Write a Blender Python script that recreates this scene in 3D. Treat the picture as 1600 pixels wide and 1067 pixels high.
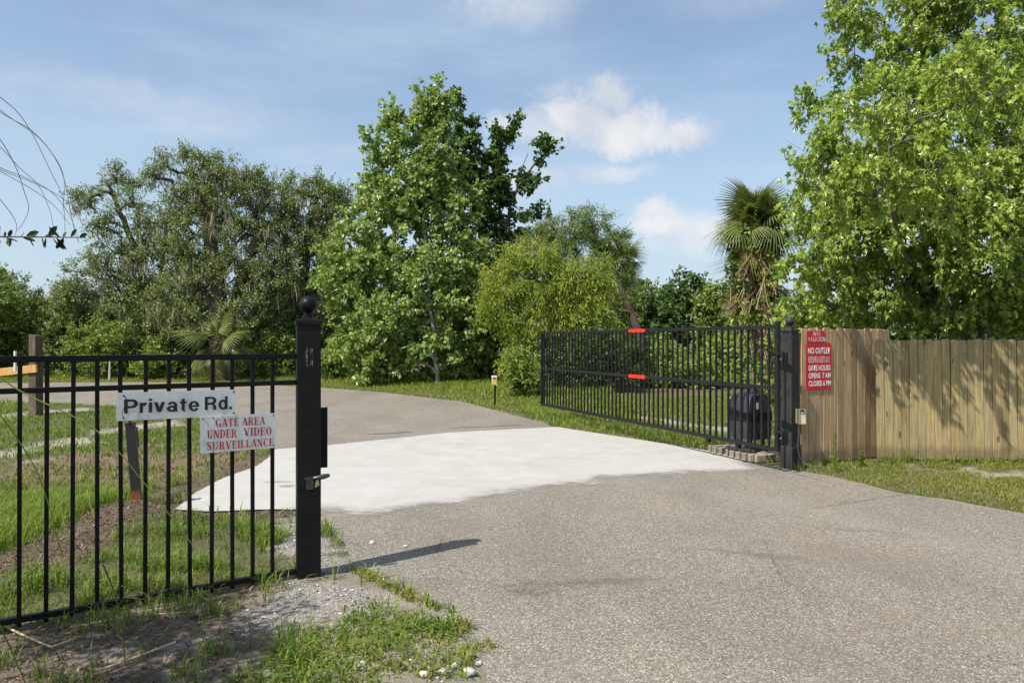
import bpy, math, random
import numpy as np
from mathutils import Vector, Matrix

scene = bpy.context.scene
for o in list(bpy.data.objects):
    bpy.data.objects.remove(o)
COL = scene.collection
R = math.radians

# ---------------------------------------------------------------- camera
EYE = 1.65
F = 1150.0            # focal length in photo pixels (1600 wide)
cam_data = bpy.data.cameras.new('camera')
cam_data.sensor_width = 36.0
cam_data.lens = F / 1600.0 * 36.0
cam_data.clip_end = 3000
cam_data.clip_start = 0.05
cam = bpy.data.objects.new('camera', cam_data)
cam.location = (0, 0, EYE)
cam.rotation_euler = (R(90), 0, 0)
COL.objects.link(cam)
scene.camera = cam

# ---------------------------------------------------------------- light
SUN_DIR = Vector((-0.77, -0.63, 0)).normalized()
SUN_EL = R(53)
sun_vec = Vector((SUN_DIR.x * math.cos(SUN_EL), SUN_DIR.y * math.cos(SUN_EL), math.sin(SUN_EL)))
sun_data = bpy.data.lights.new('sun', 'SUN')
sun_data.energy = 4.6
sun_data.angle = R(0.55)
sun_data.color = (1.0, 0.945, 0.86)
sun = bpy.data.objects.new('sun', sun_data)
sun.rotation_euler = (-sun_vec).to_track_quat('-Z', 'Y').to_euler()
sun.location = (-10, -8, 20)
COL.objects.link(sun)

world = bpy.data.worlds.new('World')
scene.world = world
world.use_nodes = True


def build_world():
    nt = world.node_tree
    nt.nodes.clear()
    N = nt.nodes.new
    L = nt.links.new
    out = N('ShaderNodeOutputWorld')
    bg = N('ShaderNodeBackground')
    bg.inputs['Strength'].default_value = 0.115
    L(bg.outputs[0], out.inputs[0])
    sky = N('ShaderNodeTexSky')
    sky.sky_type = 'NISHITA'
    sky.sun_disc = False
    sky.sun_elevation = SUN_EL
    sky.sun_rotation = math.atan2(SUN_DIR.x, SUN_DIR.y)
    sky.altitude = 0
    sky.air_density = 1.1
    sky.dust_density = 1.6
    sky.ozone_density = 1.6
    tc = N('ShaderNodeTexCoord')

    def math_(op, a, b=None, clamp=False):
        n = N('ShaderNodeMath'); n.operation = op; n.use_clamp = clamp
        for i, v in enumerate((a, b)):
            if v is None: continue
            if isinstance(v, (int, float)): n.inputs[i].default_value = v
            else: L(v, n.inputs[i])
        return n.outputs[0]

    def vmath(op, a, b):
        n = N('ShaderNodeVectorMath'); n.operation = op
        for i, v in enumerate((a, b)):
            if v is None: continue
            if isinstance(v, (tuple, list)): n.inputs[i].default_value = v
            else: L(v, n.inputs[i])
        return n.outputs['Value'] if op == 'LENGTH' else n.outputs[0]

    d = tc.outputs['Generated']

    def noise(scale, detail, rough, vec, out_='Fac'):
        n = N('ShaderNodeTexNoise'); n.inputs['Scale'].default_value = scale
        n.inputs['Detail'].default_value = detail; n.inputs['Roughness'].default_value = rough
        L(vec, n.inputs['Vector'])
        return n.outputs[out_]

    def ramp(fac, lo, hi):
        n = N('ShaderNodeMapRange'); n.interpolation_type = 'SMOOTHSTEP'
        L(fac, n.inputs['Value'])
        n.inputs['From Min'].default_value = lo; n.inputs['From Max'].default_value = hi
        return n.outputs['Result']
    # thin high cloud, streaked
    st = vmath('MULTIPLY', d, (1.0, 1.0, 4.5))
    n1 = noise(1.7, 7, 0.62, st)
    cir = ramp(n1, 0.40, 0.78)
    # cumulus: blobs of vapour at their own bearings all round the sky
    nv = noise(8.0, 10, 0.68, d, 'Color')
    nv = vmath('SUBTRACT', nv, (0.5, 0.5, 0.5))
    nv = vmath('MULTIPLY', nv, (0.17, 0.17, 0.10))
    dd = vmath('ADD', d, nv)
    blobs = [  # azimuth deg (from +Y to +X), elevation deg, half width deg, half height deg, strength
        (2.2, 16.0, 3.4, 1.5, 0.85), (4.8, 16.6, 3.4, 1.9, 1.15), (8.4, 16.0, 4.4, 1.9, 1.3), (12.4, 15.2, 3.8, 1.2, 1.05), (7.6, 18.4, 2.6, 1.4, 1.0), (3.2, 18.6, 2.0, 1.0, 0.6),
        (7.3, 13.0, 4.6, 0.9, 0.62), (1.6, 12.4, 2.6, 1.5, 0.7), (12.2, 9.1, 3.0, 1.5, 1.05), (15.2, 8.6, 3.4, 1.7, 0.85), (12.8, 7.4, 4.0, 1.0, 0.55),
        (0.0, 25.2, 4.6, 2.2, 0.68), (17.0, 24.5, 9.0, 1.6, 0.35), (-9.0, 14.5, 10.0, 1.3, 0.38), (-25, 16.5, 13.0, 1.8, 0.42), (-20, 24, 12, 1.6, 0.3),
        (-52, 14, 8, 3.0, 1.1), (-75, 22, 7, 2.4, 0.9), (48, 15, 8, 3, 1.1), (80, 20, 9, 3, 1.0), (115, 13, 10, 3, 1.1),
        (150, 24, 9, 3, 0.9), (-110, 14, 10, 3, 1.1), (-160, 16, 9, 3, 1.0), (62, 30, 7, 2.5, 0.7), (-100, 32, 8, 2.6, 0.7)]
    tot = None
    for az, el, rw, rh, s in blobs:
        a, e = R(az), R(el)
        c = (math.sin(a) * math.cos(e), math.cos(a) * math.cos(e), math.sin(e))
        mp = N('ShaderNodeMapping'); mp.vector_type = 'TEXTURE'
        mp.inputs['Location'].default_value = c
        mp.inputs['Rotation'].default_value = (0, 0, -a)
        mp.inputs['Scale'].default_value = (R(rw), R(rw) * 1.5, R(rh))
        L(dd, mp.inputs['Vector'])
        ln = vmath('LENGTH', mp.outputs[0], None)
        v = N('ShaderNodeMapRange'); v.interpolation_type = 'SMOOTHSTEP'
        L(ln, v.inputs['Value'])
        v.inputs['From Min'].default_value = 1.45; v.inputs['From Max'].default_value = 0.25
        v.inputs['To Max'].default_value = s
        tot = v.outputs[0] if tot is None else math_('MAXIMUM', tot, v.outputs[0])
    n2 = noise(16.0, 8, 0.6, d)
    cum = math_('MULTIPLY', tot, math_('ADD', math_('MULTIPLY', n2, 1.1), 0.35))
    cum = ramp(cum, 0.06, 1.12)
    cum = math_('MULTIPLY', cum, 0.93)
    # pale haze towards the horizon and veil of thin cloud
    sep = N('ShaderNodeSeparateXYZ'); L(d, sep.inputs[0])
    veil = math_('ADD', math_('MULTIPLY', cir, 0.46), 0.13)
    low = N('ShaderNodeMapRange'); L(sep.outputs['Z'], low.inputs['Value'])
    low.inputs['From Min'].default_value = 0.0; low.inputs['From Max'].default_value = 0.36
    low.inputs['To Min'].default_value = 0.5; low.inputs['To Max'].default_value = 0.0
    veil = math_('ADD', veil, low.outputs[0], True)
    mix1 = N('ShaderNodeMix'); mix1.data_type = 'RGBA'
    L(veil, mix1.inputs['Factor']); L(sky.outputs[0], mix1.inputs[6])
    mix1.inputs[7].default_value = (3.55, 4.45, 5.45, 1)
    mix2 = N('ShaderNodeMix'); mix2.data_type = 'RGBA'
    L(cum, mix2.inputs['Factor']); L(mix1.outputs[2], mix2.inputs[6])
    shade = noise(11.0, 5, 0.55, vmath('ADD', d, (0.01, 0.0, 0.035)))
    cc = N('ShaderNodeMix'); cc.data_type = 'RGBA'
    L(ramp(shade, 0.35, 0.65), cc.inputs['Factor'])
    cc.inputs[6].default_value = (4.15, 4.35, 4.8, 1)
    cc.inputs[7].default_value = (5.45, 5.45, 5.5, 1)
    L(cc.outputs[2], mix2.inputs[7])
    L(mix2.outputs[2], bg.inputs['Color'])


build_world()
vs = scene.view_settings
vs.view_transform = 'Standard'
vs.look = 'None'
vs.exposure = 0.52
vs.gamma = 1.0
vs.use_curve_mapping = False
scene.render.engine = 'CYCLES'
scene.cycles.max_bounces = 7
scene.cycles.transparent_max_bounces = 8
scene.cycles.caustics_reflective = False
scene.cycles.caustics_refractive = False

# ---------------------------------------------------------------- helpers


def at(px, py, depth):
    """photo pixel at a given distance -> point in the place"""
    return Vector(((px - 800.0) / F * depth, depth, EYE + (533.5 - py) / F * depth))


def setp(o, label=None, cat=None, group=None, kind=None):
    if label: o['label'] = label
    if cat: o['category'] = cat
    if group: o['group'] = group
    if kind: o['kind'] = kind
    return o


def thing(name, label, cat, loc=(0, 0, 0), rz=0.0, group=None):
    o = bpy.data.objects.new(name, None)
    o.empty_display_size = 0.2
    COL.objects.link(o)
    o.location = loc
    o.rotation_euler = (0, 0, rz)
    return setp(o, label, cat, group)


def link(name, me, mat=None, parent=None, loc=None, rot=None):
    o = bpy.data.objects.new(name, me)
    COL.objects.link(o)
    if mat is not None and len(me.materials) == 0:
        me.materials.append(mat)
    if parent is not None:
        o.parent = parent
    if loc is not None: o.location = loc
    if rot is not None: o.rotation_euler = rot
    return o


class MB:
    """collects shapes for one mesh"""

    def __init__(s):
        s.v = []; s.f = []; s.sm = []

    def add(s, vs_, fs, smooth=False):
        b = len(s.v)
        s.v += [tuple(p) for p in vs_]
        s.f += [tuple(i + b for i in f) for f in fs]
        s.sm += [smooth] * len(fs)
        return s

    def box(s, c, size, M=None):
        hx, hy, hz = size[0] / 2, size[1] / 2, size[2] / 2
        vs_ = [Vector((x * hx, y * hy, z * hz)) for x in (-1, 1) for y in (-1, 1) for z in (-1, 1)]
        if M is not None: vs_ = [M @ p for p in vs_]
        vs_ = [p + Vector(c) for p in vs_]
        return s.add(vs_, [(0, 1, 3, 2), (4, 6, 7, 5), (0, 4, 5, 1), (2, 3, 7, 6), (0, 2, 6, 4), (1, 5, 7, 3)])

    def bar(s, a, b, w, h=None, up=(0, 0, 1)):
        """square bar from a to b"""
        a, b = Vector(a), Vector(b)
        h = h or w
        d = (b - a).normalized()
        u = Vector(up)
        if abs(d.dot(u)) > 0.98: u = Vector((1, 0, 0))
        x = d.cross(u).normalized(); y = x.cross(d)
        vs_ = [p + x * (sx * w / 2) + y * (sy * h / 2) for p in (a, b) for sx, sy in ((-1, -1), (1, -1), (1, 1), (-1, 1))]
        return s.add(vs_, [(0, 1, 2, 3), (7, 6, 5, 4), (0, 4, 5, 1), (1, 5, 6, 2), (2, 6, 7, 3), (3, 7, 4, 0)])

    def tube(s, pts, rad, n=8, caps=True):
        pts = [Vector(p) for p in pts]
        if isinstance(rad, (int, float)): rad = [rad] * len(pts)
        b = []
        ref = None
        for i, p in enumerate(pts):
            d = (pts[min(i + 1, len(pts) - 1)] - pts[max(i - 1, 0)]).normalized()
            if ref is None:
                ref = Vector((0, 0, 1)) if abs(d.z) < 0.9 else Vector((1, 0, 0))
            x = d.cross(ref)
            if x.length < 1e-4: x = d.cross(Vector((0, 1, 0)))
            x.normalize(); y = x.cross(d); ref = y
            b += [p + (x * math.cos(2 * math.pi * k / n) + y * math.sin(2 * math.pi * k / n)) * rad[i] for k in range(n)]
        fs = [(i * n + k, i * n + (k + 1) % n, (i + 1) * n + (k + 1) % n, (i + 1) * n + k) for i in range(len(pts) - 1) for k in range(n)]
        s.add(b, fs, True)
        if caps:
            m = len(s.v) - len(b)
            s.f += [tuple(m + k for k in range(n))[::-1], tuple(m + (len(pts) - 1) * n + k for k in range(n))]
            s.sm += [False, False]
        return s

    def lathe(s, prof, c=(0, 0, 0), n=20):
        vs_ = [Vector((r * math.cos(2 * math.pi * k / n), r * math.sin(2 * math.pi * k / n), z)) + Vector(c) for r, z in prof for k in range(n)]
        fs = [(i * n + k, i * n + (k + 1) % n, (i + 1) * n + (k + 1) % n, (i + 1) * n + k) for i in range(len(prof) - 1) for k in range(n)]
        return s.add(vs_, fs, True)

    def prism(s, poly, y0, y1):
        """polygon in x,z pushed from y0 to y1"""
        n = len(poly)
        vs_ = [(x, y0, z) for x, z in poly] + [(x, y1, z) for x, z in poly]
        fs = [tuple(range(n)), tuple(range(2 * n - 1, n - 1, -1))] + [(i, (i + 1) % n + 0, (i + 1) % n + n, i + n)[::-1] for i in range(n)]
        return s.add(vs_, fs)

    def mesh(s, name):
        me = bpy.data.meshes.new(name)
        me.from_pydata(s.v, [], s.f)
        me.polygons.foreach_set('use_smooth', s.sm)
        me.update()
        return me

    def obj(s, name, mat, parent=None, bevel=0, loc=None, rot=None):
        me = s.mesh(name)
        import bmesh
        bm = bmesh.new(); bm.from_mesh(me)
        bmesh.ops.recalc_face_normals(bm, faces=bm.faces)
        bm.to_mesh(me); bm.free()
        if any(s.sm): me.set_sharp_from_angle(angle=R(40))
        o = link(name, me, mat, parent, loc, rot)
        if bevel:
            m = o.modifiers.new('bevel', 'BEVEL'); m.width = bevel; m.segments = 2; m.limit_method = 'ANGLE'
        return o


def np_mesh(name, verts, faces, mat, parent=None, smooth=False, kind=None):
    """verts (n,3), faces (m,k) with one k"""
    verts = np.asarray(verts, dtype=np.float32); faces = np.asarray(faces, dtype=np.int32)
    me = bpy.data.meshes.new(name)
    me.vertices.add(len(verts)); me.vertices.foreach_set('co', verts.ravel())
    m, k = faces.shape
    me.loops.add(m * k); me.loops.foreach_set('vertex_index', faces.ravel())
    me.polygons.add(m)
    me.polygons.foreach_set('loop_start', np.arange(0, m * k, k, dtype=np.int32))
    me.polygons.foreach_set('use_smooth', np.full(m, smooth, dtype=bool))
    me.update(calc_edges=True)
    return link(name, me, mat, parent)


# value noise on the ground plane
_rs = np.random.RandomState(5)
_tab = _rs.rand(256, 256)


def vnoise(x, y, s):
    x = np.asarray(x) / s + 91.3; y = np.asarray(y) / s + 47.7
    xi = np.floor(x).astype(int); yi = np.floor(y).astype(int)
    fx = x - xi; fy = y - yi
    fx = fx * fx * (3 - 2 * fx); fy = fy * fy * (3 - 2 * fy)
    a = _tab[xi % 256, yi % 256]; b = _tab[(xi + 1) % 256, yi % 256]
    c = _tab[xi % 256, (yi + 1) % 256]; d = _tab[(xi + 1) % 256, (yi + 1) % 256]
    return (a * (1 - fx) + b * fx) * (1 - fy) + (c * (1 - fx) + d * fx) * fy


def fbm(x, y, s, n=4):
    t = 0; a = 0.5; w = 0
    for i in range(n):
        t = t + a * vnoise(x + i * 13.1, y - i * 7.7, s); w += a
        s *= 0.5; a *= 0.55
    return t / w


def in_poly(x, y, poly):
    x = np.asarray(x, float); y = np.asarray(y, float)
    r = np.zeros(x.shape, bool)
    n = len(poly)
    for i in range(n):
        x0, y0 = poly[i]; x1, y1 = poly[(i + 1) % n]
        c = ((y0 > y) != (y1 > y)) & (x < (x1 - x0) * (y - y0) / (y1 - y0 + 1e-12) + x0)
        r ^= c
    return r


def dist_line(x, y, pts):
    """distance to a polyline"""
    best = np.full(np.shape(x), 1e9)
    for (x0, y0), (x1, y1) in zip(pts[:-1], pts[1:]):
        dx, dy = x1 - x0, y1 - y0
        t = np.clip(((x - x0) * dx + (y - y0) * dy) / (dx * dx + dy * dy + 1e-9), 0, 1)
        best = np.minimum(best, np.hypot(x - x0 - t * dx, y - y0 - t * dy))
    return best


def sstep(v, a, b):
    t = np.clip((v - a) / (b - a), 0, 1)
    return t * t * (3 - 2 * t)


# ---------------------------------------------------------------- materials
class NT:
    def __init__(s, name):
        s.m = bpy.data.materials.new(name); s.m.use_nodes = True
        s.t = s.m.node_tree; s.t.nodes.clear()
        s.out = s.t.nodes.new('ShaderNodeOutputMaterial')
        s.p = s.t.nodes.new('ShaderNodeBsdfPrincipled')
        s.L(s.p.outputs[0], s.out.inputs[0])
        s._tc = None

    def N(s, t): return s.t.nodes.new(t)
    def L(s, a, b): s.t.links.new(a, b)

    def put(s, inp, v):
        if isinstance(v, (int, float)): inp.default_value = v
        elif isinstance(v, (tuple, list)): inp.default_value = (*v, 1) if len(v) == 3 and inp.type == 'RGBA' else v
        else: s.L(v, inp)

    def set(s, **k):
        for a, v in k.items(): s.put(s.p.inputs[a.replace('_', ' ')], v)
        return s

    def co(s, which='Object'):
        if s._tc is None: s._tc = s.N('ShaderNodeTexCoord')
        return s._tc.outputs[which]

    def mapping(s, vec, scale=(1, 1, 1), loc=(0, 0, 0), rot=(0, 0, 0)):
        n = s.N('ShaderNodeMapping'); s.L(vec, n.inputs[0])
        s.put(n.inputs['Scale'], scale); s.put(n.inputs['Location'], loc); s.put(n.inputs['Rotation'], rot)
        return n.outputs[0]

    def noise(s, vec, scale, detail=4, rough=0.55, out='Fac', dist=0):
        n = s.N('ShaderNodeTexNoise'); s.L(vec, n.inputs['Vector'])
        n.inputs['Scale'].default_value = scale; n.inputs['Detail'].default_value = detail
        n.inputs['Roughness'].default_value = rough; n.inputs['Distortion'].default_value = dist
        return n.outputs[out]

    def voro(s, vec, scale, out='Color', feature='F1', rnd=1):
        n = s.N('ShaderNodeTexVoronoi'); n.feature = feature; s.L(vec, n.inputs['Vector'])
        n.inputs['Scale'].default_value = scale; n.inputs['Randomness'].default_value = rnd
        return n.outputs[out]

    def ramp(s, fac, stops):
        n = s.N('ShaderNodeValToRGB'); s.L(fac, n.inputs[0])
        e = n.color_ramp.elements
        while len(e) < len(stops): e.new(0.5)
        for i, (p, c) in enumerate(stops):
            e[i].position = p; e[i].color = (*c, 1) if len(c) == 3 else c
        return n.outputs[0]

    def rng(s, v, a, b, c=0.0, d=1.0, smooth=True):
        n = s.N('ShaderNodeMapRange'); s.put(n.inputs['Value'], v)
        if smooth: n.interpolation_type = 'SMOOTHSTEP'
        for k, x in zip(('From Min', 'From Max', 'To Min', 'To Max'), (a, b, c, d)): n.inputs[k].default_value = x
        return n.outputs[0]

    def mix(s, f, a, b, mode='MIX'):
        n = s.N('ShaderNodeMix'); n.data_type = 'RGBA'; n.blend_type = mode
        s.put(n.inputs['Factor'], f); s.put(n.inputs[6], a); s.put(n.inputs[7], b)
        return n.outputs[2]

    def math(s, op, a, b=0.0, clamp=False):
        n = s.N('ShaderNodeMath'); n.operation = op; n.use_clamp = clamp
        s.put(n.inputs[0], a); s.put(n.inputs[1], b)
        return n.outputs[0]

    def bump(s, h, strength=0.3, dist=0.01):
        n = s.N('ShaderNodeBump'); s.L(h, n.inputs['Height'])
        n.inputs['Strength'].default_value = strength; n.inputs['Distance'].default_value = dist
        s.L(n.outputs[0], s.p.inputs['Normal'])
        return s

    def attr(s, name):
        n = s.N('ShaderNodeAttribute'); n.attribute_name = name
        return n.outputs['Fac']

    def island(s):
        return s.N('ShaderNodeNewGeometry').outputs['Random Per Island']

    def objrand(s):
        return s.N('ShaderNodeObjectInfo').outputs['Random']


def leaf_mat(name, cols, trans=0.35, rough=0.45, spec=0.35, patch=None, gain=(1, 1, 1)):
    """cols: dark to light leaf colours picked per leaf"""
    n = NT(name)
    cols = [tuple(a * b for a, b in zip(c, gain)) for c in cols]
    if patch is not None: patch = (patch[0], tuple(a * b for a, b in zip(patch[1], gain)), patch[2])
    k = len(cols)
    c = n.ramp(n.island(), [(i / (k - 1), col) for i, col in enumerate(cols)])
    if patch is not None:
        nz = n.noise(n.co('Object'), patch[0], 2)
        c = n.mix(n.rng(nz, 0.42, 0.62, 0, patch[2]), c, patch[1])
    n.set(Base_Color=c, Roughness=rough)
    n.p.inputs['Specular IOR Level'].default_value = spec
    tr = n.N('ShaderNodeBsdfTranslucent')
    hs = n.mix(1.0, c, (1.25, 1.3, 0.6), 'MULTIPLY')
    n.L(hs, tr.inputs['Color'])
    mx = n.N('ShaderNodeMixShader'); mx.inputs[0].default_value = trans
    n.L(n.p.outputs[0], mx.inputs[1]); n.L(tr.outputs[0], mx.inputs[2])
    n.L(mx.outputs[0], n.out.inputs[0])
    return n.m


def bark_mat(name, a, b, scale=6):
    n = NT(name)
    v = n.mapping(n.co(), (1, 1, 0.25))
    z = n.noise(v, scale * 3, 6, 0.7)
    z2 = n.noise(n.co(), 0.9, 3)
    c = n.ramp(z, [(0.3, a), (0.7, b)])
    c = n.mix(n.rng(z2, 0.4, 0.7, 0, 0.6), c, tuple(x * 1.35 for x in b))
    n.set(Base_Color=c, Roughness=0.9).bump(z, 0.7, 0.03)
    return n.m
# ================================================================ ground, road, apron
ASPHALT = [(1.2, -8), (0.55, 1.2), (0.1, 2.9), (-0.09, 3.56), (-0.19, 3.86), (-0.23, 4.07), (-0.42, 4.4), (-0.66, 4.73), (-0.89, 5.11),
           (-1.13, 5.4), (-1.31, 5.81), (-1.58, 6.51), (-1.77, 6.99), (-2.2, 7.5), (-3.2, 7.6), (-3.3, 9.8), (-3.42, 10.9), (-3.67, 11.26),
           (-4.36, 12.52), (-6.0, 15.0), (-7.7, 17.02), (-10.18, 18.88), (-13.97, 20.08), (-20, 20.8), (-60, 22), (-60, 30),
           (-19.56, 29.4), (-16.89, 29.88), (-12.99, 29.88), (-8.91, 27.7), (-6.6, 26.17), (-4.15, 23.87), (-1.41, 20.29), (-0.15, 17.02),
           (0.65, 15.0), (0.84, 14.0), (2.05, 12.2), (2.95, 10.9), (3.3, 9.85), (3.68, 9.42), (3.88, 9.1), (4.22, 8.09), (4.63, 7.61),
           (4.93, 7.09), (5.6, 6.0), (7, 4), (9, 0), (10, -8)]
APRON = [(-3.64, 11.26), (-3.03, 11.61), (-1.16, 13.32), (0.87, 14.21), (2.15, 12.36), (3.06, 11.0), (3.41, 9.81), (3.15, 9.28), (2.29, 9.1),
         (1.23, 8.85), (0.5, 8.2), (0.0, 7.86), (-0.39, 7.54), (-0.94, 7.23), (-1.26, 6.91), (-1.71, 7.0), (-2.01, 7.23), (-2.5, 7.2),
         (-2.91, 7.12), (-3.32, 7.2), (-3.46, 7.96), (-3.5, 8.85), (-3.39, 9.76), (-3.47, 10.45)]
NEAR_EDGE = [(3.41, 9.81), (3.15, 9.28), (2.29, 9.1), (1.23, 8.85), (0.5, 8.2), (0.0, 7.86), (-0.39, 7.54), (-0.94, 7.23), (-1.26, 6.91), (-1.71, 7.0)]


def closed(p): return p + [p[0]]


def rough_poly(poly, step, amp, seed, closed_=True):
    r = random.Random(seed)
    out = []
    n = len(poly)
    for i in range(n):
        a = Vector(poly[i]); b = Vector(poly[(i + 1) % n])
        d = b - a
        st = step if max(abs(a.x), abs(a.y), abs(b.x), abs(b.y)) < 32 else 3.0
        k = max(1, int(d.length / st))
        nn = Vector((-d.y, d.x)).normalized()
        for j in range(k):
            p = a + d * (j / k)
            w = (vnoise(p.x, p.y, 0.35) - 0.5) * 2 * amp + (vnoise(p.x, p.y, 0.1) - 0.5) * amp * 0.9
            out.append(p + nn * float(w) + nn * r.uniform(-1, 1) * amp * 0.12)
    return [(p.x, p.y) for p in out]


def hard_sd(x, y):
    """>0 on the road or apron, distance to the edge"""
    a = dist_line(x, y, closed(ASPHALT)); ia = in_poly(x, y, ASPHALT)
    b = dist_line(x, y, closed(APRON)); ib = in_poly(x, y, APRON)
    sa = np.where(ia, a, -a); sb = np.where(ib, b, -b)
    return np.maximum(sa, sb)


def zones(x, y):
    n = fbm(x, y, 0.9); n2 = fbm(x + 31, y, 0.25); n3 = fbm(x, y + 57, 3.5)
    z = {}
    track = dist_line(x, y, [(-7.6, 7.5), (-7.35, 10.5), (-7.25, 12.3), (-7.3, 13.8), (-7.0, 14.8)])
    track2 = dist_line(x, y, [(-11.5, 13.0), (-11.2, 16.5), (-10.6, 18.2)])
    edge = dist_line(x, y, [(-4.6, 12.4), (-6.2, 14.9), (-7.9, 16.9), (-10.3, 18.6)])
    sand = 0.9 * sstep(0.55 - track + (n - 0.5) * 1.6 + (n2 - 0.5) * 1.2, 0, 0.45)
    sand = np.maximum(sand, 0.9 * sstep(0.6 - track2 + (n - 0.5) * 1.6, 0, 0.4))
    sand = np.maximum(sand, 0.9 * sstep(0.12 - edge + (n - 0.5) * 1.0 + (n2 - .5) * 0.8, 0, 0.3))
    fence_r = dist_line(x, y, [(5.3, 9.55), (6.4, 9.15), (9.0, 8.9)])
    sand = np.maximum(sand, sstep(0.28 - fence_r + (n - 0.5) * 0.9 + (n2 - 0.5) * 1.2, 0, 0.35) * 0.9)
    back = dist_line(x, y, [(2.2, 16.5), (4.0, 13.6), (4.6, 12.2)])
    sand = np.maximum(sand, sstep(0.4 - back + (n - 0.5) * 0.8, 0, 0.3))
    fv = dist_line(x, y, [(-1.9, 21.9), (-3.0, 23.6)])
    sand = np.maximum(sand, 0.8 * sstep(0.25 - fv + (n - 0.5) * 0.8, 0, 0.3))
    rv = dist_line(x, y, [(-1.41, 20.29), (-0.15, 17.02), (0.65, 15.0)])
    sand = np.maximum(sand, 0.8 * sstep(0.06 - rv + (n - 0.5) * 0.5, 0, 0.2))
    mul = dist_line(x, y, [(-3.75, 4.4), (-3.6, 5.3), (-3.55, 6.2), (-3.6, 7.0), (-3.2, 7.05)])
    mul2 = dist_line(x, y, [(-3.62, 7.2), (-3.7, 8.4), (-3.62, 9.6), (-3.6, 10.8)])
    mulch = sstep(0.42 - mul + (n2 - 0.5) * 0.5, 0, 0.2)
    mulch = np.maximum(mulch, sstep(0.16 - mul2 + (n2 - 0.5) * 0.35, 0, 0.14))
    mulch = np.maximum(mulch, sstep(0.16 - dist_line(x, y, [(-2.95, 7.05), (-1.95, 7.12)]) + (n2 - 0.5) * 0.35, 0, 0.14))
    gr = dist_line(x, y, [(-0.25, 3.4), (-0.75, 4.35), (-1.3, 5.0), (-1.62, 5.7), (-1.85, 6.9)])
    gravel = sstep(0.25 - gr + (n2 - 0.5) * 0.9, 0, 0.25)
    g2 = dist_line(x, y, [(-1.3, 4.85), (-1.5, 4.45), (-1.15, 4.35)])
    gravel = np.maximum(gravel, sstep(0.36 - g2 + (n2 - 0.5) * 0.6, 0, 0.25))
    g3 = np.hypot((x + 0.78) / 1.2, (y - 3.75))
    gravel = np.maximum(gravel, sstep(0.17 - g3 + (n2 - 0.5) * 0.35, 0, 0.15))
    dryz = np.hypot((x + 5.0) / 1.75, (y - 9.0) / 2.4)
    dry = sstep(1.1 - dryz + (n - 0.5) * 1.3, 0, 0.4)
    dry = np.maximum(dry, 0.55 * sstep(n3, 0.5, 0.7))
    front = sstep(4.24 + (x + 2.84) * 0.664 - y, -0.35, 0.12) * (x < 0.2)      # camera side of the picket fence
    road_side = front * sstep(x, -1.55, -1.05) * (x < 0.3)
    sand = np.maximum(sand, road_side * (0.55 + 0.45 * sstep(n2, 0.4, 0.6)))
    front = front * (1 - road_side)
    z.update(front2=np.maximum(front, road_side), sand=sand, mulch=mulch, gravel=gravel, dry=dry, front=front, n=n, n2=n2)
    return z


def ground_h(x, y, sd=None):
    if sd is None: sd = hard_sd(x, y)
    out = sstep(-sd, 0.0, 0.3)
    h = -0.012 + out * (0.012 + (fbm(x, y, 0.8) - 0.5) * 0.07)
    h = h + np.exp(-(((x + 3.6) / 0.42) ** 2 + ((y - 6.9) / 0.5) ** 2)) * 0.11 * out
    h = h + np.exp(-(((x + 3.6) / 0.35) ** 2 + ((y - 5.7) / 0.9) ** 2)) * 0.06 * out
    return h


def axis(a, b, fine, lo, hi, k):
    g = np.geomspace(1, 400, k)
    return np.concatenate([(lo - g)[::-1], np.arange(lo, hi + fine / 2, fine), hi + g])


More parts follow.
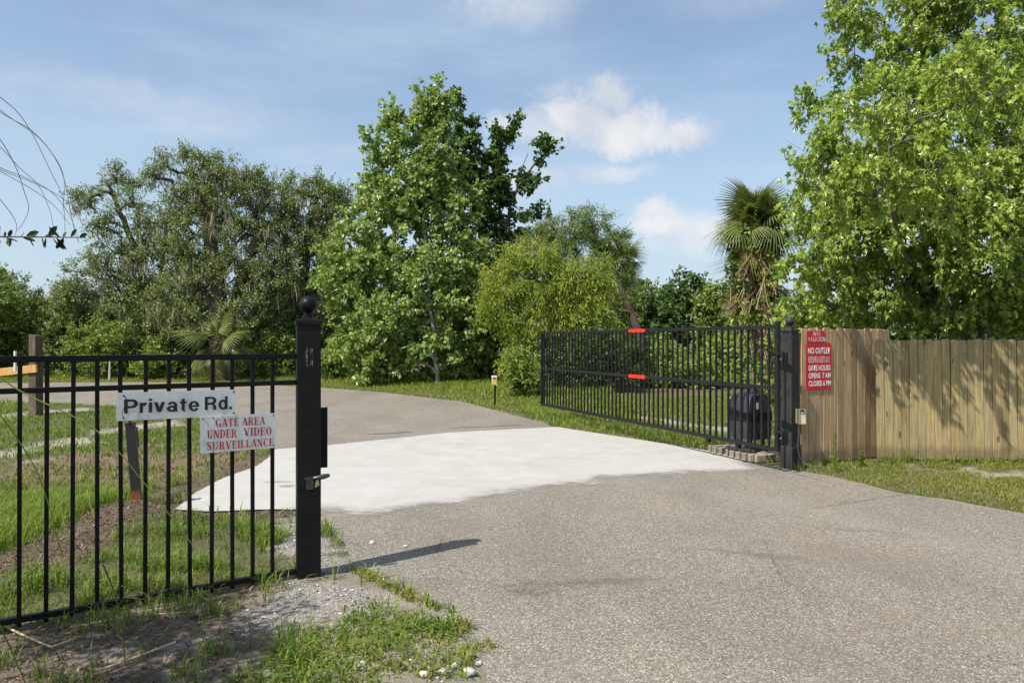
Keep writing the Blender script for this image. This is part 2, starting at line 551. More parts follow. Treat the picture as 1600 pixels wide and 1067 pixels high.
def build_ground():
    xs = axis(0, 0, 0.11, -12.5, 9.0, 26)
    ys = np.concatenate([2.0 - np.geomspace(1, 60, 10)[::-1], np.arange(2.0, 13.0, 0.11), np.arange(13.0, 33.0, 0.25), 33 + np.geomspace(1, 600, 30)])
    X, Y = np.meshgrid(xs, ys)
    sd = hard_sd(X, Y)
    Z = ground_h(X, Y, sd)
    z = zones(X, Y)
    ny, nx = X.shape
    idx = np.arange(nx * ny).reshape(ny, nx)
    fc = np.stack([idx[:-1, :-1], idx[:-1, 1:], idx[1:, 1:], idx[1:, :-1]], -1).reshape(-1, 4)
    n = NT('ground_soil')
    co = n.co()
    fine = n.noise(co, 60, 6, 0.7); mid = n.noise(co, 16, 7, 0.72); big = n.noise(co, 0.7, 4)
    soil = n.ramp(fine, [(0.3, (0.045, 0.036, 0.026)), (0.7, (0.15, 0.125, 0.095))])
    grn = n.ramp(n.noise(co, 55, 6, 0.75), [(0.32, (0.03, 0.05, 0.012)), (0.68, (0.16, 0.20, 0.05))])
    c = n.mix(n.rng(mid, 0.42, 0.58, 0.05, 0.85), soil, grn)
    c = n.mix(n.rng(big, 0.45, 0.7, 0, 0.35), c, (0.16, 0.14, 0.06))
    sandc = n.ramp(fine, [(0.25, (0.25, 0.215, 0.17)), (0.7, (0.43, 0.385, 0.325))])
    sandc = n.mix(n.rng(n.voro(co, 45, 'Distance'), 0.0, 0.22, 0.5, 0), sandc, (0.16, 0.13, 0.1))
    c = n.mix(n.math('MULTIPLY', n.attr('dry'), 0.85), c, n.ramp(fine, [(0.3, (0.10, 0.07, 0.045)), (0.7, (0.27, 0.20, 0.135))]))
    litter = n.ramp(n.noise(n.mapping(co, (1, 2.6, 1)), 42, 6, 0.75), [(0.3, (0.045, 0.032, 0.023)), (0.55, (0.135, 0.098, 0.072)), (0.75, (0.32, 0.25, 0.19))])
    c = n.mix(n.attr('front'), c, n.mix(n.rng(n.noise(co, 3.2, 5, 0.65), 0.45, 0.66, 0.05, 0.65), litter, sandc))
    c = n.mix(n.attr('sand'), c, sandc)
    c = n.mix(n.attr('mulch'), c, litter)
    peb = n.voro(co, 75, 'Color'); pd = n.voro(co, 75, 'Distance')
    grv = n.ramp(peb, [(0.1, (0.13, 0.115, 0.10)), (0.5, (0.33, 0.305, 0.275)), (0.9, (0.50, 0.475, 0.44))])
    grv = n.mix(n.rng(pd, 0.35, 0.75, 0, 0.75), grv, (0.13, 0.11, 0.085))
    grv = n.mix(n.rng(mid, 0.4, 0.7, 0, 0.5), grv, sandc)
    c = n.mix(n.attr('gravel'), c, grv)
    n.set(Base_Color=c, Roughness=0.95)
    n.p.inputs['Specular IOR Level'].default_value = 0.15
    n.bump(n.math('ADD', fine, n.math('MULTIPLY', pd, 0.5)), 0.8, 0.02)
    o = np_mesh('ground', np.stack([X.ravel(), Y.ravel(), Z.ravel()], 1), fc, n.m, smooth=True)
    for k in ('sand', 'mulch', 'gravel', 'front', 'dry'):
        a = o.data.attributes.new(k, 'FLOAT', 'POINT')
        a.data.foreach_set('value', np.ascontiguousarray(z[k].ravel(), dtype=np.float32))
    setp(o, 'flat ground of thin grass, sand and dark soil on both sides of the road', kind='structure')


build_ground()


def asphalt_material():
    n = NT('asphalt')
    co = n.co()
    cell = n.voro(co, 112, 'Color'); dst = n.voro(co, 112, 'Distance')
    stone = n.ramp(cell, [(0.0, (0.055, 0.048, 0.042)), (0.38, (0.192, 0.172, 0.150)), (0.7, (0.285, 0.259, 0.228)), (0.95, (0.55, 0.515, 0.465))])
    c = n.mix(n.rng(dst, 0.3, 0.8, 0, 0.75), stone, (0.13, 0.115, 0.10))
    cell2 = n.voro(co, 34, 'Color')
    c = n.mix(n.rng(cell2, 0.86, 0.9, 0, 0.14), c, (0.44, 0.41, 0.37))
    wear = n.noise(n.mapping(co, (1.0, 0.35, 1), rot=(0, 0, R(-28))), 0.9, 5, 0.6)
    c = n.mix(1.0, c, n.ramp(wear, [(0.3, (0.84, 0.83, 0.79)), (0.5, (1.0, 0.985, 0.92)), (0.72, (1.14, 1.11, 1.02))]), 'MULTIPLY')
    brown = n.noise(co, 0.55, 4, 0.6)
    c = n.mix(n.rng(brown, 0.5, 0.72, 0, 0.35), c, (0.215, 0.165, 0.12))
    # soft dark patches with outlines of their own
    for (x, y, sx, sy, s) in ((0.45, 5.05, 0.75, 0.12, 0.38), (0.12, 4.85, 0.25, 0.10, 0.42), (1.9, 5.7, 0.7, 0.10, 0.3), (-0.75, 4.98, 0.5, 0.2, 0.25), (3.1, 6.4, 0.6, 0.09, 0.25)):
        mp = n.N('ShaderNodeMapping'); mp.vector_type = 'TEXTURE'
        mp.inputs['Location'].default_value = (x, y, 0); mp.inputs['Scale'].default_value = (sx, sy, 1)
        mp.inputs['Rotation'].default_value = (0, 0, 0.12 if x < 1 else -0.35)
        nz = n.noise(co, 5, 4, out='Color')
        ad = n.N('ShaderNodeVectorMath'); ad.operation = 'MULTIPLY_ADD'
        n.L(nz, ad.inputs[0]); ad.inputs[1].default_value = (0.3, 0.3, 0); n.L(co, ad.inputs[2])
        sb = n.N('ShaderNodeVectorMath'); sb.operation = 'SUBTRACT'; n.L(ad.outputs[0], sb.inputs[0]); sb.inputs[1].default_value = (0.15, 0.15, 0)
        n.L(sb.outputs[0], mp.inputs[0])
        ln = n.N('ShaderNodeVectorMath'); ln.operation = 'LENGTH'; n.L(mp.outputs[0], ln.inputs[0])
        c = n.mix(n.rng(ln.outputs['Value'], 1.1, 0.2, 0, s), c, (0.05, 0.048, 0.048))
    for (ang, off, w, st_, col) in ((R(128), -5.35, 0.22, 0.30, (0.13, 0.115, 0.10)), (R(130), -3.75, 0.2, 0.26, (0.13, 0.115, 0.10)), (R(127), -6.6, 0.25, 0.22, (0.30, 0.28, 0.25)), (R(133), -2.6, 0.3, 0.22, (0.30, 0.28, 0.25))):
        sp = n.N('ShaderNodeSeparateXYZ'); n.L(n.mapping(co, rot=(0, 0, -ang)), sp.inputs[0])
        dd = n.math('ABSOLUTE', n.math('SUBTRACT', n.math('ADD', sp.outputs['Y'], n.math('MULTIPLY', brown, 1.1)), off + 0.55))
        c = n.mix(n.math('MULTIPLY', n.rng(dd, w * 2, 0, 0, st_), n.rng(n.noise(co, 1.4, 4), 0.3, 0.65)), c, col)
    crk = n.N('ShaderNodeTexVoronoi'); crk.feature = 'DISTANCE_TO_EDGE'; n.L(n.mapping(co, loc=(0.4, 0.2, 0)), crk.inputs['Vector']); crk.inputs['Scale'].default_value = 0.33
    wig = n.math('ADD', crk.outputs['Distance'], n.math('MULTIPLY', n.math('SUBTRACT', n.noise(co, 9, 5, 0.7), 0.5), 0.03))
    c = n.mix(n.math('MULTIPLY', n.rng(n.math('ABSOLUTE', wig), 0.0028, 0.0008, 0, 0.65), n.rng(n.noise(co, 0.6, 2), 0.52, 0.6)), c, (0.045, 0.04, 0.036))
    n.set(Base_Color=c, Roughness=0.88)
    n.p.inputs['Specular IOR Level'].default_value = 0.3
    n.bump(n.math('ADD', n.math('MULTIPLY', dst, -1.0), n.math('MULTIPLY', n.noise(co, 30, 3), 0.6)), 0.45, 0.008)
    return n.m


def build_road():
    poly = rough_poly(ASPHALT, 0.06, 0.035, 3)
    k = len(poly)
    b = MB()
    b.add([(x, y, 0.0) for x, y in poly] + [(x, y, -0.06) for x, y in poly], [tuple(range(k))] + [(i, i + k, (i + 1) % k + k, (i + 1) % k) for i in range(k)])
    me = b.mesh('road')
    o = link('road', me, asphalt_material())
    setp(o, 'worn grey brown asphalt private road bending away to the left', kind='structure')
    # short sealed cracks across the far lane
    for (x0, y0, x1, y1, w) in ((-2.62, 13.05, -1.78, 13.45, 0.045), (-1.2, 14.0, 0.25, 14.55, 0.03)):
        pts = []
        for i in range(15):
            t = i / 14
            pts.append((x0 + (x1 - x0) * t, y0 + (y1 - y0) * t + math.sin(t * 9) * 0.02, w * math.sin(math.pi * min(1, max(0.03, t)))**0.4 * (0.6 + 0.5 * float(vnoise(t * 9, x0, 1)))))
        q = MB()
        q.add([(x, y + s * ww, 0.004) for x, y, ww in pts for s in (-1, 1)], [(2 * i, 2 * i + 2, 2 * i + 3, 2 * i + 1) for i in range(14)])
        m = bpy.data.materials.get('tar') or NT('tar').set(Base_Color=(0.05, 0.05, 0.05), Roughness=0.7).m
        q.obj('crack_seal', m, o)


build_road()


def build_apron():
    g = 0.07
    xs = np.arange(-4.0, 3.9, g); ys = np.arange(6.4, 14.8, g)
    X, Y = np.meshgrid(xs, ys)
    d = dist_line(X, Y, closed(APRON)); ins = in_poly(X, Y, APRON)
    sd = np.where(ins, d, -d)
    nr = sstep(0.75 - dist_line(X, Y, NEAR_EDGE), 0, 0.7)
    ny, nx = X.shape
    idx = np.arange(nx * ny).reshape(ny, nx)
    keep = np.maximum.reduce([sd[:-1, :-1], sd[1:, 1:], sd[:-1, 1:], sd[1:, :-1]]) > -0.16
    fc = np.stack([idx[:-1, :-1], idx[:-1, 1:], idx[1:, 1:], idx[1:, :-1]], -1)[keep]
    used = np.unique(fc); rm = np.full(nx * ny, -1); rm[used] = np.arange(len(used))
    Z = 0.006 + 0.016 * sstep(sd, 0.0, 0.7) * (1 - nr * 0.7) + (fbm(X, Y, 1.3) - 0.5) * 0.006 * sstep(sd, 0, 0.5)
    V = np.stack([X.ravel(), Y.ravel(), Z.ravel()], 1)[used]
    n = NT('fresh_concrete')
    co = n.co()
    sdn, near = n.attr('sd'), n.attr('near')
    n1 = n.noise(co, 2.4, 6, 0.65); n2 = n.noise(co, 26, 5, 0.7)
    strk = n.noise(n.mapping(co, (0.5, 5, 1), rot=(0, 0, R(-26))), 1.6, 5, 0.6)
    c = n.ramp(n1, [(0.3, (0.365, 0.352, 0.325)), (0.7, (0.425, 0.415, 0.388))])
    c = n.mix(n.rng(strk, 0.45, 0.75, 0, 0.4), c, (0.40, 0.37, 0.32))
    c = n.mix(n.rng(n2, 0.55, 0.75, 0, 0.22), c, (0.33, 0.30, 0.26))
    c = n.mix(n.math('MULTIPLY', near, n.rng(n1, 0.35, 0.7, 0.25, 0.75)), c, (0.36, 0.34, 0.31))
    # footprints of mud and a faint line left by the screed
    foot = n.noise(co, 6, 3)
    ft = None
    for (x, y, sx, sy) in ((-2.75, 8.55, 0.22, 0.06), (-2.55, 8.3, 0.12, 0.10)):
        mp = n.N('ShaderNodeMapping'); mp.vector_type = 'TEXTURE'
        mp.inputs['Location'].default_value = (x, y, 0); mp.inputs['Scale'].default_value = (sx, sy, 1)
        n.L(co, mp.inputs[0])
        ln = n.N('ShaderNodeVectorMath'); ln.operation = 'LENGTH'; n.L(mp.outputs[0], ln.inputs[0])
        v = n.math('ADD', ln.outputs['Value'], n.math('MULTIPLY', foot, 1.2))
        c = n.mix(n.rng(v, 1.5, 1.2, 0, 0.75), c, (0.2, 0.15, 0.11))
    for (ang, off, w) in ((R(-31), 7.35, 0.025), (R(-33), 9.1, 0.03), (R(52), 5.7, 0.02)):
        sp = n.N('ShaderNodeSeparateXYZ'); n.L(n.mapping(co, rot=(0, 0, -ang)), sp.inputs[0])
        dd = n.math('ABSOLUTE', n.math('SUBTRACT', n.math('ADD', sp.outputs['Y'], n.math('MULTIPLY', n1, 0.12)), off))
        c = n.mix(n.math('MULTIPLY', n.rng(dd, w * 2, 0, 0, 0.5), n.rng(n.noise(co, 1.1, 2), 0.4, 0.6)), c, (0.34, 0.31, 0.26))
    # faint tyre marks and dust carried on from the road
    for (ang, off, w, st_) in ((R(36), 4.55, 0.10, 0.20), (R(36), 6.1, 0.12, 0.16), (R(-63), 4.0, 0.12, 0.16), (R(-60), 5.4, 0.10, 0.12)):
        sp = n.N('ShaderNodeSeparateXYZ'); n.L(n.mapping(co, rot=(0, 0, -ang)), sp.inputs[0])
        dd = n.math('ABSOLUTE', n.math('SUBTRACT', n.math('ADD', sp.outputs['Y'], n.math('MULTIPLY', n1, 0.5)), off))
        c = n.mix(n.math('MULTIPLY', n.rng(dd, w * 2, 0, 0, st_), n.rng(n.noise(co, 1.6, 4), 0.35, 0.65)), c, (0.24, 0.215, 0.185))
    c = n.mix(n.rng(n.noise(co, 0.8, 5, 0.65), 0.45, 0.75, 0, 0.28), c, (0.30, 0.27, 0.225))
    n.set(Base_Color=c, Roughness=0.8)
    n.p.inputs['Specular IOR Level'].default_value = 0.3
    n.bump(n2, 0.12, 0.006)
    big = n.math('SUBTRACT', n.noise(n.mapping(co, (0.75, 1.4, 1), rot=(0, 0, R(-22))), 5.5, 8, 0.72), 0.5)
    small = n.math('SUBTRACT', n.noise(co, 14, 5, 0.7), 0.5)
    lobe = n.math('SUBTRACT', n.noise(n.mapping(co, (1, 1, 1), loc=(3.3, 1.7, 0)), 1.35, 4, 0.6), 0.5)
    sdn = n.math('ADD', sdn, n.math('MULTIPLY', lobe, n.math('MULTIPLY', near, 1.3)))
    th = n.math('ADD', sdn, n.math('MULTIPLY', big, n.math('ADD', 0.06, n.math('MULTIPLY', near, 0.8))))
    th = n.math('ADD', th, n.math('MULTIPLY', small, n.math('ADD', 0.05, n.math('MULTIPLY', near, 0.25))))
    a_sharp = n.rng(th, 0.0, 0.03)
    a_soft = n.rng(th, -0.06, 0.42)
    al = n.mix(near, a_sharp, a_soft)
    n.set(Alpha=al)
    o = np_mesh('concrete_apron', V, rm[fc], n.m, smooth=True)
    for k, arr in (('sd', sd), ('near', nr)):
        a = o.data.attributes.new(k, 'FLOAT', 'POINT')
        a.data.foreach_set('value', np.ascontiguousarray(arr.ravel()[used], dtype=np.float32))
    setp(o, 'pale fresh concrete apron poured across the road between the gate posts', kind='structure')


build_apron()

# ================================================================ grass and loose ground cover


def blades(P, h, w, lean, rs, bend=0.5):
    """grass blades: 5 vertices, 3 triangles each"""
    n = len(P)
    a = rs.uniform(0, 2 * np.pi, n); b = a + np.pi / 2 + rs.uniform(-0.6, 0.6, n)
    dx, dy = np.cos(a) * lean * h, np.sin(a) * lean * h
    wx, wy = np.cos(b) * w / 2, np.sin(b) * w / 2
    V = np.zeros((n, 5, 3))
    V[:, 0] = P + np.stack([-wx, -wy, -0.01 + 0 * wx], 1)
    V[:, 1] = P + np.stack([wx, wy, -0.01 + 0 * wx], 1)
    m = P + np.stack([dx * 0.35, dy * 0.35, h * 0.62], 1)
    V[:, 2] = m + np.stack([wx, wy, 0 * wx], 1) * 0.8
    V[:, 3] = m - np.stack([wx, wy, 0 * wx], 1) * 0.8
    V[:, 4] = P + np.stack([dx, dy, h * (1 - bend * lean * 0.5)], 1)
    base = np.arange(n)[:, None] * 5
    Fc = np.concatenate([base + np.array([[0, 1, 2]]), base + np.array([[0, 2, 3]]), base + np.array([[3, 2, 4]])])
    return V.reshape(-1, 3), Fc


GRASS = leaf_mat('grass_green', [(0.075, 0.13, 0.02), (0.135, 0.215, 0.034), (0.205, 0.295, 0.055), (0.31, 0.345, 0.095)], 0.45, 0.5, 0.2)
GRASS_LUSH = leaf_mat('grass_lush', [(0.125, 0.19, 0.035), (0.20, 0.275, 0.05), (0.28, 0.345, 0.08)], 0.45, 0.5, 0.25)
GRASS_YEL = leaf_mat('grass_yellowing', [(0.17, 0.19, 0.035), (0.26, 0.26, 0.06), (0.36, 0.31, 0.10), (0.19, 0.24, 0.04)], 0.4, 0.55, 0.2)
STRAW = leaf_mat('grass_straw', [(0.14, 0.095, 0.055), (0.26, 0.185, 0.11), (0.40, 0.31, 0.19)], 0.25, 0.6, 0.2)


def scatter(x0, x1, y0, y1, dens, rs):
    n = int((x1 - x0) * (y1 - y0) * dens)
    x = rs.uniform(x0, x1, n); y = rs.uniform(y0, y1, n)
    k = (np.abs(x) / y < 0.78)
    return x[k], y[k]


def build_grass():
    rs = np.random.RandomState(11)

    def finish(name, label, x, y, h, w, lean, mat):
        P = np.stack([x, y, ground_h(x, y)], 1)
        V, Fc = blades(P, h, w, lean, rs)
        o = np_mesh(name, V, Fc, mat)
        setp(o, label, 'grass', kind='stuff')

    # --- left of the road, near
    x, y = scatter(-6.4, 0.0, 3.0, 8.6, 3600, rs)
    sd = hard_sd(x, y); z = zones(x, y)
    ok = (1 - z['gravel'] * 0.98) * (1 - z['mulch'] * 0.93) * (1 - z['sand'] * 0.85) * (sd < -0.03)
    clump = sstep(fbm(x, y, 0.34), 0.42, 0.62)
    lush = sstep(-3.75 - x + (z['n'] - 0.5) * 0.6, 0, 0.3) * (y > 4.9) * (y < 7.6 + (z['n'] - 0.5) * 1.5) * (1 - z['front2'])
    tuft = sstep(fbm(x + 9, y, 0.22), 0.52, 0.66)
    dens = np.where(z['front2'] > 0.5, 0.03 + tuft * 0.5, 0.12 + 0.85 * np.maximum(clump * 0.6, tuft)) * ok * (1 - lush)
    keep = rs.rand(len(x)) < dens
    weedy = (z['front2'] > 0.4) & (x > -1.0)
    xk, yk = x[keep & ~weedy], y[keep & ~weedy]
    zk = z['dry'][keep & ~weedy]
    st = rs.rand(len(xk)) < 0.2 + 0.3 * zk
    hh = rs.uniform(0.03, 0.085, len(xk)) * (0.7 + 1.5 * tuft[keep & ~weedy])
    finish('lawn_grass', 'short patchy green grass around the foot of the picket fence', xk[~st], yk[~st], hh[~st], rs.uniform(0.005, 0.010, (~st).sum()), rs.uniform(0.3, 1.3, (~st).sum()), GRASS)
    finish('dead_grass', 'dead straw coloured grass among the thin lawn by the picket fence', xk[st], yk[st], hh[st] * 0.7, rs.uniform(0.003, 0.006, st.sum()), rs.uniform(0.6, 1.6, st.sum()), STRAW)
    kl = (rs.rand(len(x)) < lush * ok * 0.8)
    finish('lush_grass', 'tall bright green grass behind the left end of the picket fence', x[kl], y[kl], rs.uniform(0.10, 0.24, kl.sum()), rs.uniform(0.005, 0.010, kl.sum()), rs.uniform(0.3, 1.0, kl.sum()), GRASS_LUSH)
    # weedy tongue that creeps over the asphalt
    tongue = 1.0 - np.minimum.reduce([np.hypot((x + 0.72) / 0.46, (y - 4.16) / 0.40), np.hypot((x + 0.42) / 0.34, (y - 3.72) / 0.22), np.hypot((x + 1.0) / 0.5, (y - 3.7) / 0.5),
                                      dist_line(x, y, [(-1.12, 5.3), (-0.85, 4.98), (-0.55, 4.62), (-0.38, 4.5)]) / 0.055, dist_line(x, y, [(-0.6, 4.3), (-0.28, 4.22)]) / 0.1, dist_line(x, y, [(-0.5, 3.8), (-0.14, 3.98)]) / 0.09])
    kt = (rs.rand(len(x)) < sstep(tongue + (z['n2'] - 0.5) * 1.3, 0.0, 0.4) * (0.6 + 0.4 * clump)) & (sd < 0.22)
    hw = rs.uniform(0.02, 0.07, kt.sum()) * (0.8 + 0.6 * tuft[kt])
    P = np.stack([x[kt], y[kt], np.where(sd[kt] > -0.05, 0.003, ground_h(x[kt], y[kt]))], 1)
    grn = rs.rand(len(P)) < 0.25 + 0.6 * sstep(fbm(P[:, 0], P[:, 1] + 3, 0.3), 0.42, 0.6)
    for mk, mt, lb in ((~grn, GRASS_YEL, 'yellow green weeds creeping from the gravel over the edge of the asphalt'), (grn, GRASS, 'darker green grass mixed into the creeping weeds at the asphalt edge')):
        V, Fc = blades(P[mk], hw[mk] * (1.35 if mt is GRASS else 0.85), rs.uniform(0.006, 0.014, mk.sum()), rs.uniform(0.5, 1.9, mk.sum()), rs)
        setp(np_mesh('creeping_weeds', V, Fc, mt), lb, 'weeds', kind='stuff')
    # --- left middle distance
    x, y = scatter(-17, -3.3, 8.4, 21, 620, rs)
    sd = hard_sd(x, y); z = zones(x, y)
    cl = sstep(fbm(x, y, 0.7), 0.36, 0.6)
    lush = sstep(-6.6 - x + (9.5 - y) * 0.6, 0, 0.6)
    dens = (1 - z['sand'] * 0.96) * (1 - z['mulch'] * 0.9) * (sd < -0.03) * (0.25 + 0.75 * cl)
    keep = rs.rand(len(x)) < dens
    x, y, dr, lu, cl = x[keep], y[keep], z['dry'][keep], lush[keep], cl[keep]
    st = rs.rand(len(x)) < 0.10 + 0.75 * dr * (1 - 0.45 * cl)
    hh = rs.uniform(0.04, 0.10, len(x)) * (1 + 1.0 * lu)
    for m, nm, lb, mt in ((~st & (lu < 0.5), 'far_lawn_grass', 'green grass either side of the sandy wheel track', GRASS), (~st & (lu >= 0.5), 'lush_grass', 'bright green grass left of the mulch strip, beyond the picket fence', GRASS_LUSH), (st, 'dead_grass', 'brown dried grass patch left of the concrete apron', STRAW)):
        finish(nm, lb, x[m], y[m], hh[m] * (0.75 if nm == 'dead_grass' else 1), rs.uniform(0.009, 0.018, m.sum()), rs.uniform(0.3, 1.2, m.sum()), mt)
    # --- verge beyond the road
    x, y = scatter(-24, 3.0, 13.5, 34, 260, rs)
    sd = hard_sd(x, y); z = zones(x, y)
    k = (sd < -0.02) & ((x > -3.6 + (y - 21) * -0.9) | (y > 25)) & (rs.rand(len(x)) < (1 - 0.95 * z['sand']))
    x, y, sd = x[k], y[k], sd[k]
    hh = rs.uniform(0.05, 0.13, len(x)) * (0.8 + np.clip((-sd - 1.2) * 0.9, 0, 2.2))
    ye = rs.rand(len(x)) < 0.45
    finish('verge_grass', 'sunlit green verge grass along the far side of the road', x[~ye], y[~ye], hh[~ye], rs.uniform(0.015, 0.03, (~ye).sum()), rs.uniform(0.3, 1.0, (~ye).sum()), GRASS_LUSH)
    finish('verge_grass', 'yellowing verge grass along the far side of the road', x[ye], y[ye], hh[ye] * 0.8, rs.uniform(0.015, 0.028, ye.sum()), rs.uniform(0.4, 1.2, ye.sum()), GRASS_YEL)
    # --- right verge below the board fence
    x, y = scatter(3.4, 8.2, 6.0, 10.6, 3000, rs)
    sd = hard_sd(x, y); z = zones(x, y)
    by = 10.02 - (x - 5.0) * 0.03
    k = (sd < -0.01) & (y < np.where(x < 5.0, 9.72 + (x - 3.85) * 0.75, by) - 0.03) & (rs.rand(len(x)) < (1 - 0.93 * z['sand']) * (0.35 + 0.65 * sstep(fbm(x, y, 0.3), 0.36, 0.58)))
    x, y, sd = x[k], y[k], sd[k]
    nearf = np.exp(-((np.where(x < 5.0, 9.72 + (x - 3.85) * 0.75, 9.98) - y) / 0.22) ** 2)
    ye = rs.rand(len(x)) < 0.75 - 0.65 * nearf
    hh = rs.uniform(0.025, 0.06, len(x)) + nearf * rs.uniform(0.02, 0.17, len(x))
    finish('verge_grass', 'tufts of green grass along the foot of the board fence', x[~ye], y[~ye], hh[~ye], rs.uniform(0.005, 0.010, (~ye).sum()), rs.uniform(0.3, 1.2, (~ye).sum()), GRASS_LUSH)
    finish('verge_grass', 'short yellow green verge between board fence and asphalt', x[ye], y[ye], hh[ye] * 0.8, rs.uniform(0.005, 0.010, ye.sum()), rs.uniform(0.4, 1.5, ye.sum()), GRASS_YEL)
    # --- behind the open gate
    x, y = scatter(0.3, 11.0, 9.9, 22, 620, rs)
    sd = hard_sd(x, y); z = zones(x, y)
    behind = (x > 3.62) & (y < 10.4 + (x - 3.6) * 0.75)
    k = (sd < -0.01) & (~behind) & ~((np.abs(x - 3.35) < 0.4) & (np.abs(y - 10.6) < 0.6)) & (rs.rand(len(x)) < (1 - 0.95 * z['sand']) * (0.4 + 0.6 * sstep(fbm(x, y, 0.6), 0.36, 0.6)))
    x, y, sd = x[k], y[k], sd[k]
    edge = np.exp(-((-sd - 0.35) / 0.35) ** 2)
    hh = rs.uniform(0.05, 0.11, len(x)) + edge * rs.uniform(0.0, 0.14, len(x))
    ye = rs.rand(len(x)) < 0.3
    finish('verge_grass', 'thick green grass under the open swing gate beside the apron', x[~ye], y[~ye], hh[~ye], rs.uniform(0.008, 0.016, (~ye).sum()), rs.uniform(0.3, 1.1, (~ye).sum()), GRASS_LUSH)
    finish('verge_grass', 'dry grass under and behind the open swing gate', x[ye], y[ye], hh[ye] * 0.7, rs.uniform(0.008, 0.014, ye.sum()), rs.uniform(0.5, 1.4, ye.sum()), GRASS_YEL)


build_grass()


def build_loose():
    rs = np.random.RandomState(21)
    # gravel: small eight faced chips
    x, y = scatter(-2.4, 0.3, 3.1, 7.4, 1500, rs)
    z = zones(x, y); sd = hard_sd(x, y)
    k = (rs.rand(len(x)) < z['gravel'] * 0.9) & (sd < 0.04)
    x, y = x[k], y[k]
    n = len(x)
    oct_ = np.array([(1, 0, 0), (0, 1, 0), (-1, 0, 0), (0, -1, 0), (0, 0, 1), (0, 0, -1)], float)
    of = np.array([(0, 1, 4), (1, 2, 4), (2, 3, 4), (3, 0, 4), (1, 0, 5), (2, 1, 5), (3, 2, 5), (0, 3, 5)])
    s = 0.003 + 0.010 * rs.rand(n) ** 4
    V = oct_[None] * s[:, None, None] * rs.uniform(0.6, 1.4, (n, 6, 1))
    V[:, :, 2] *= 0.65
    a = rs.uniform(0, 6.28, n)
    cx, sx = np.cos(a)[:, None], np.sin(a)[:, None]
    V = np.stack([V[:, :, 0] * cx - V[:, :, 1] * sx, V[:, :, 0] * sx + V[:, :, 1] * cx, V[:, :, 2]], -1)
    V += np.stack([x, y, ground_h(x, y) + s * 0.3], 1)[:, None]
    m = NT('gravel_chips')
    c = m.ramp(m.island(), [(0.0, (0.06, 0.052, 0.045)), (0.25, (0.24, 0.22, 0.20)), (0.75, (0.42, 0.395, 0.36)), (1.0, (0.62, 0.60, 0.56))])
    m.set(Base_Color=c, Roughness=0.85)
    o = np_mesh('gravel', V.reshape(-1, 3), (np.arange(n)[:, None, None] * 6 + of[None]).reshape(-1, 3), m.m)
    setp(o, 'pale crushed gravel around the left gate post and along the asphalt edge', 'gravel', kind='stuff')
    # loose grit and crumbs of leaf on the asphalt
    gx = np.concatenate([rs.uniform(-1.2, 4.6, 500), rs.normal(0, 0.18, 260) + np.repeat([3.9, 4.3, -0.5, -1.2], 65)])
    gy = np.concatenate([3 + 7 * rs.rand(500) ** 1.3, rs.normal(0, 0.35, 260) + np.repeat([8.8, 7.8, 4.7, 5.8], 65)])
    k = hard_sd(gx, gy) > 0.01
    gx, gy = gx[k], gy[k]; n2_ = len(gx)
    s2_ = 0.0015 + 0.006 * rs.rand(n2_) ** 4
    V2 = oct_[None] * s2_[:, None, None] * rs.uniform(0.6, 1.5, (n2_, 6, 1)); V2[:, :, 2] *= 0.6
    V2 += np.stack([gx, gy, 0.002 + s2_ * 0.3], 1)[:, None]
    o = np_mesh('road_grit', V2.reshape(-1, 3), (np.arange(n2_)[:, None, None] * 6 + of[None]).reshape(-1, 3), m.m)
    setp(o, 'loose grit scattered on the asphalt near its edges', 'grit', kind='stuff')
    # litter of dead leaves and needles on the dark strips
    x, y = scatter(-4.6, -1.3, 3.0, 7.6, 900, rs)
    z = zones(x, y); sd = hard_sd(x, y)
    k = (rs.rand(len(x)) < np.maximum(z['mulch'], z['front'] * 0.55 * (1 - z['gravel']))) & (sd < -0.02)
    x, y = x[k], y[k]
    P = np.stack([x, y, ground_h(x, y) + 0.006], 1)
    V, Fc = blades(P, rs.uniform(0.006, 0.02, len(x)), rs.uniform(0.004, 0.014, len(x)), rs.uniform(2, 6, len(x)), rs, 0.1)
    lm = leaf_mat('dead_leaf', [(0.05, 0.032, 0.02), (0.11, 0.075, 0.05), (0.20, 0.15, 0.10), (0.34, 0.28, 0.21)], 0.1, 0.7, 0.2)
    setp(np_mesh('leaf_litter', V, Fc, lm), 'brown dead leaves and needles heaped below the black stake', 'leaf litter', kind='stuff')


build_loose()

STONE = NT('limestone')
_c = STONE.ramp(STONE.noise(STONE.co(), 30, 5, 0.6), [(0.3, (0.36, 0.34, 0.30)), (0.7, (0.56, 0.54, 0.50))])
STONE.set(Base_Color=_c, Roughness=0.85).bump(STONE.noise(STONE.co(), 50, 4), 0.4, 0.004)


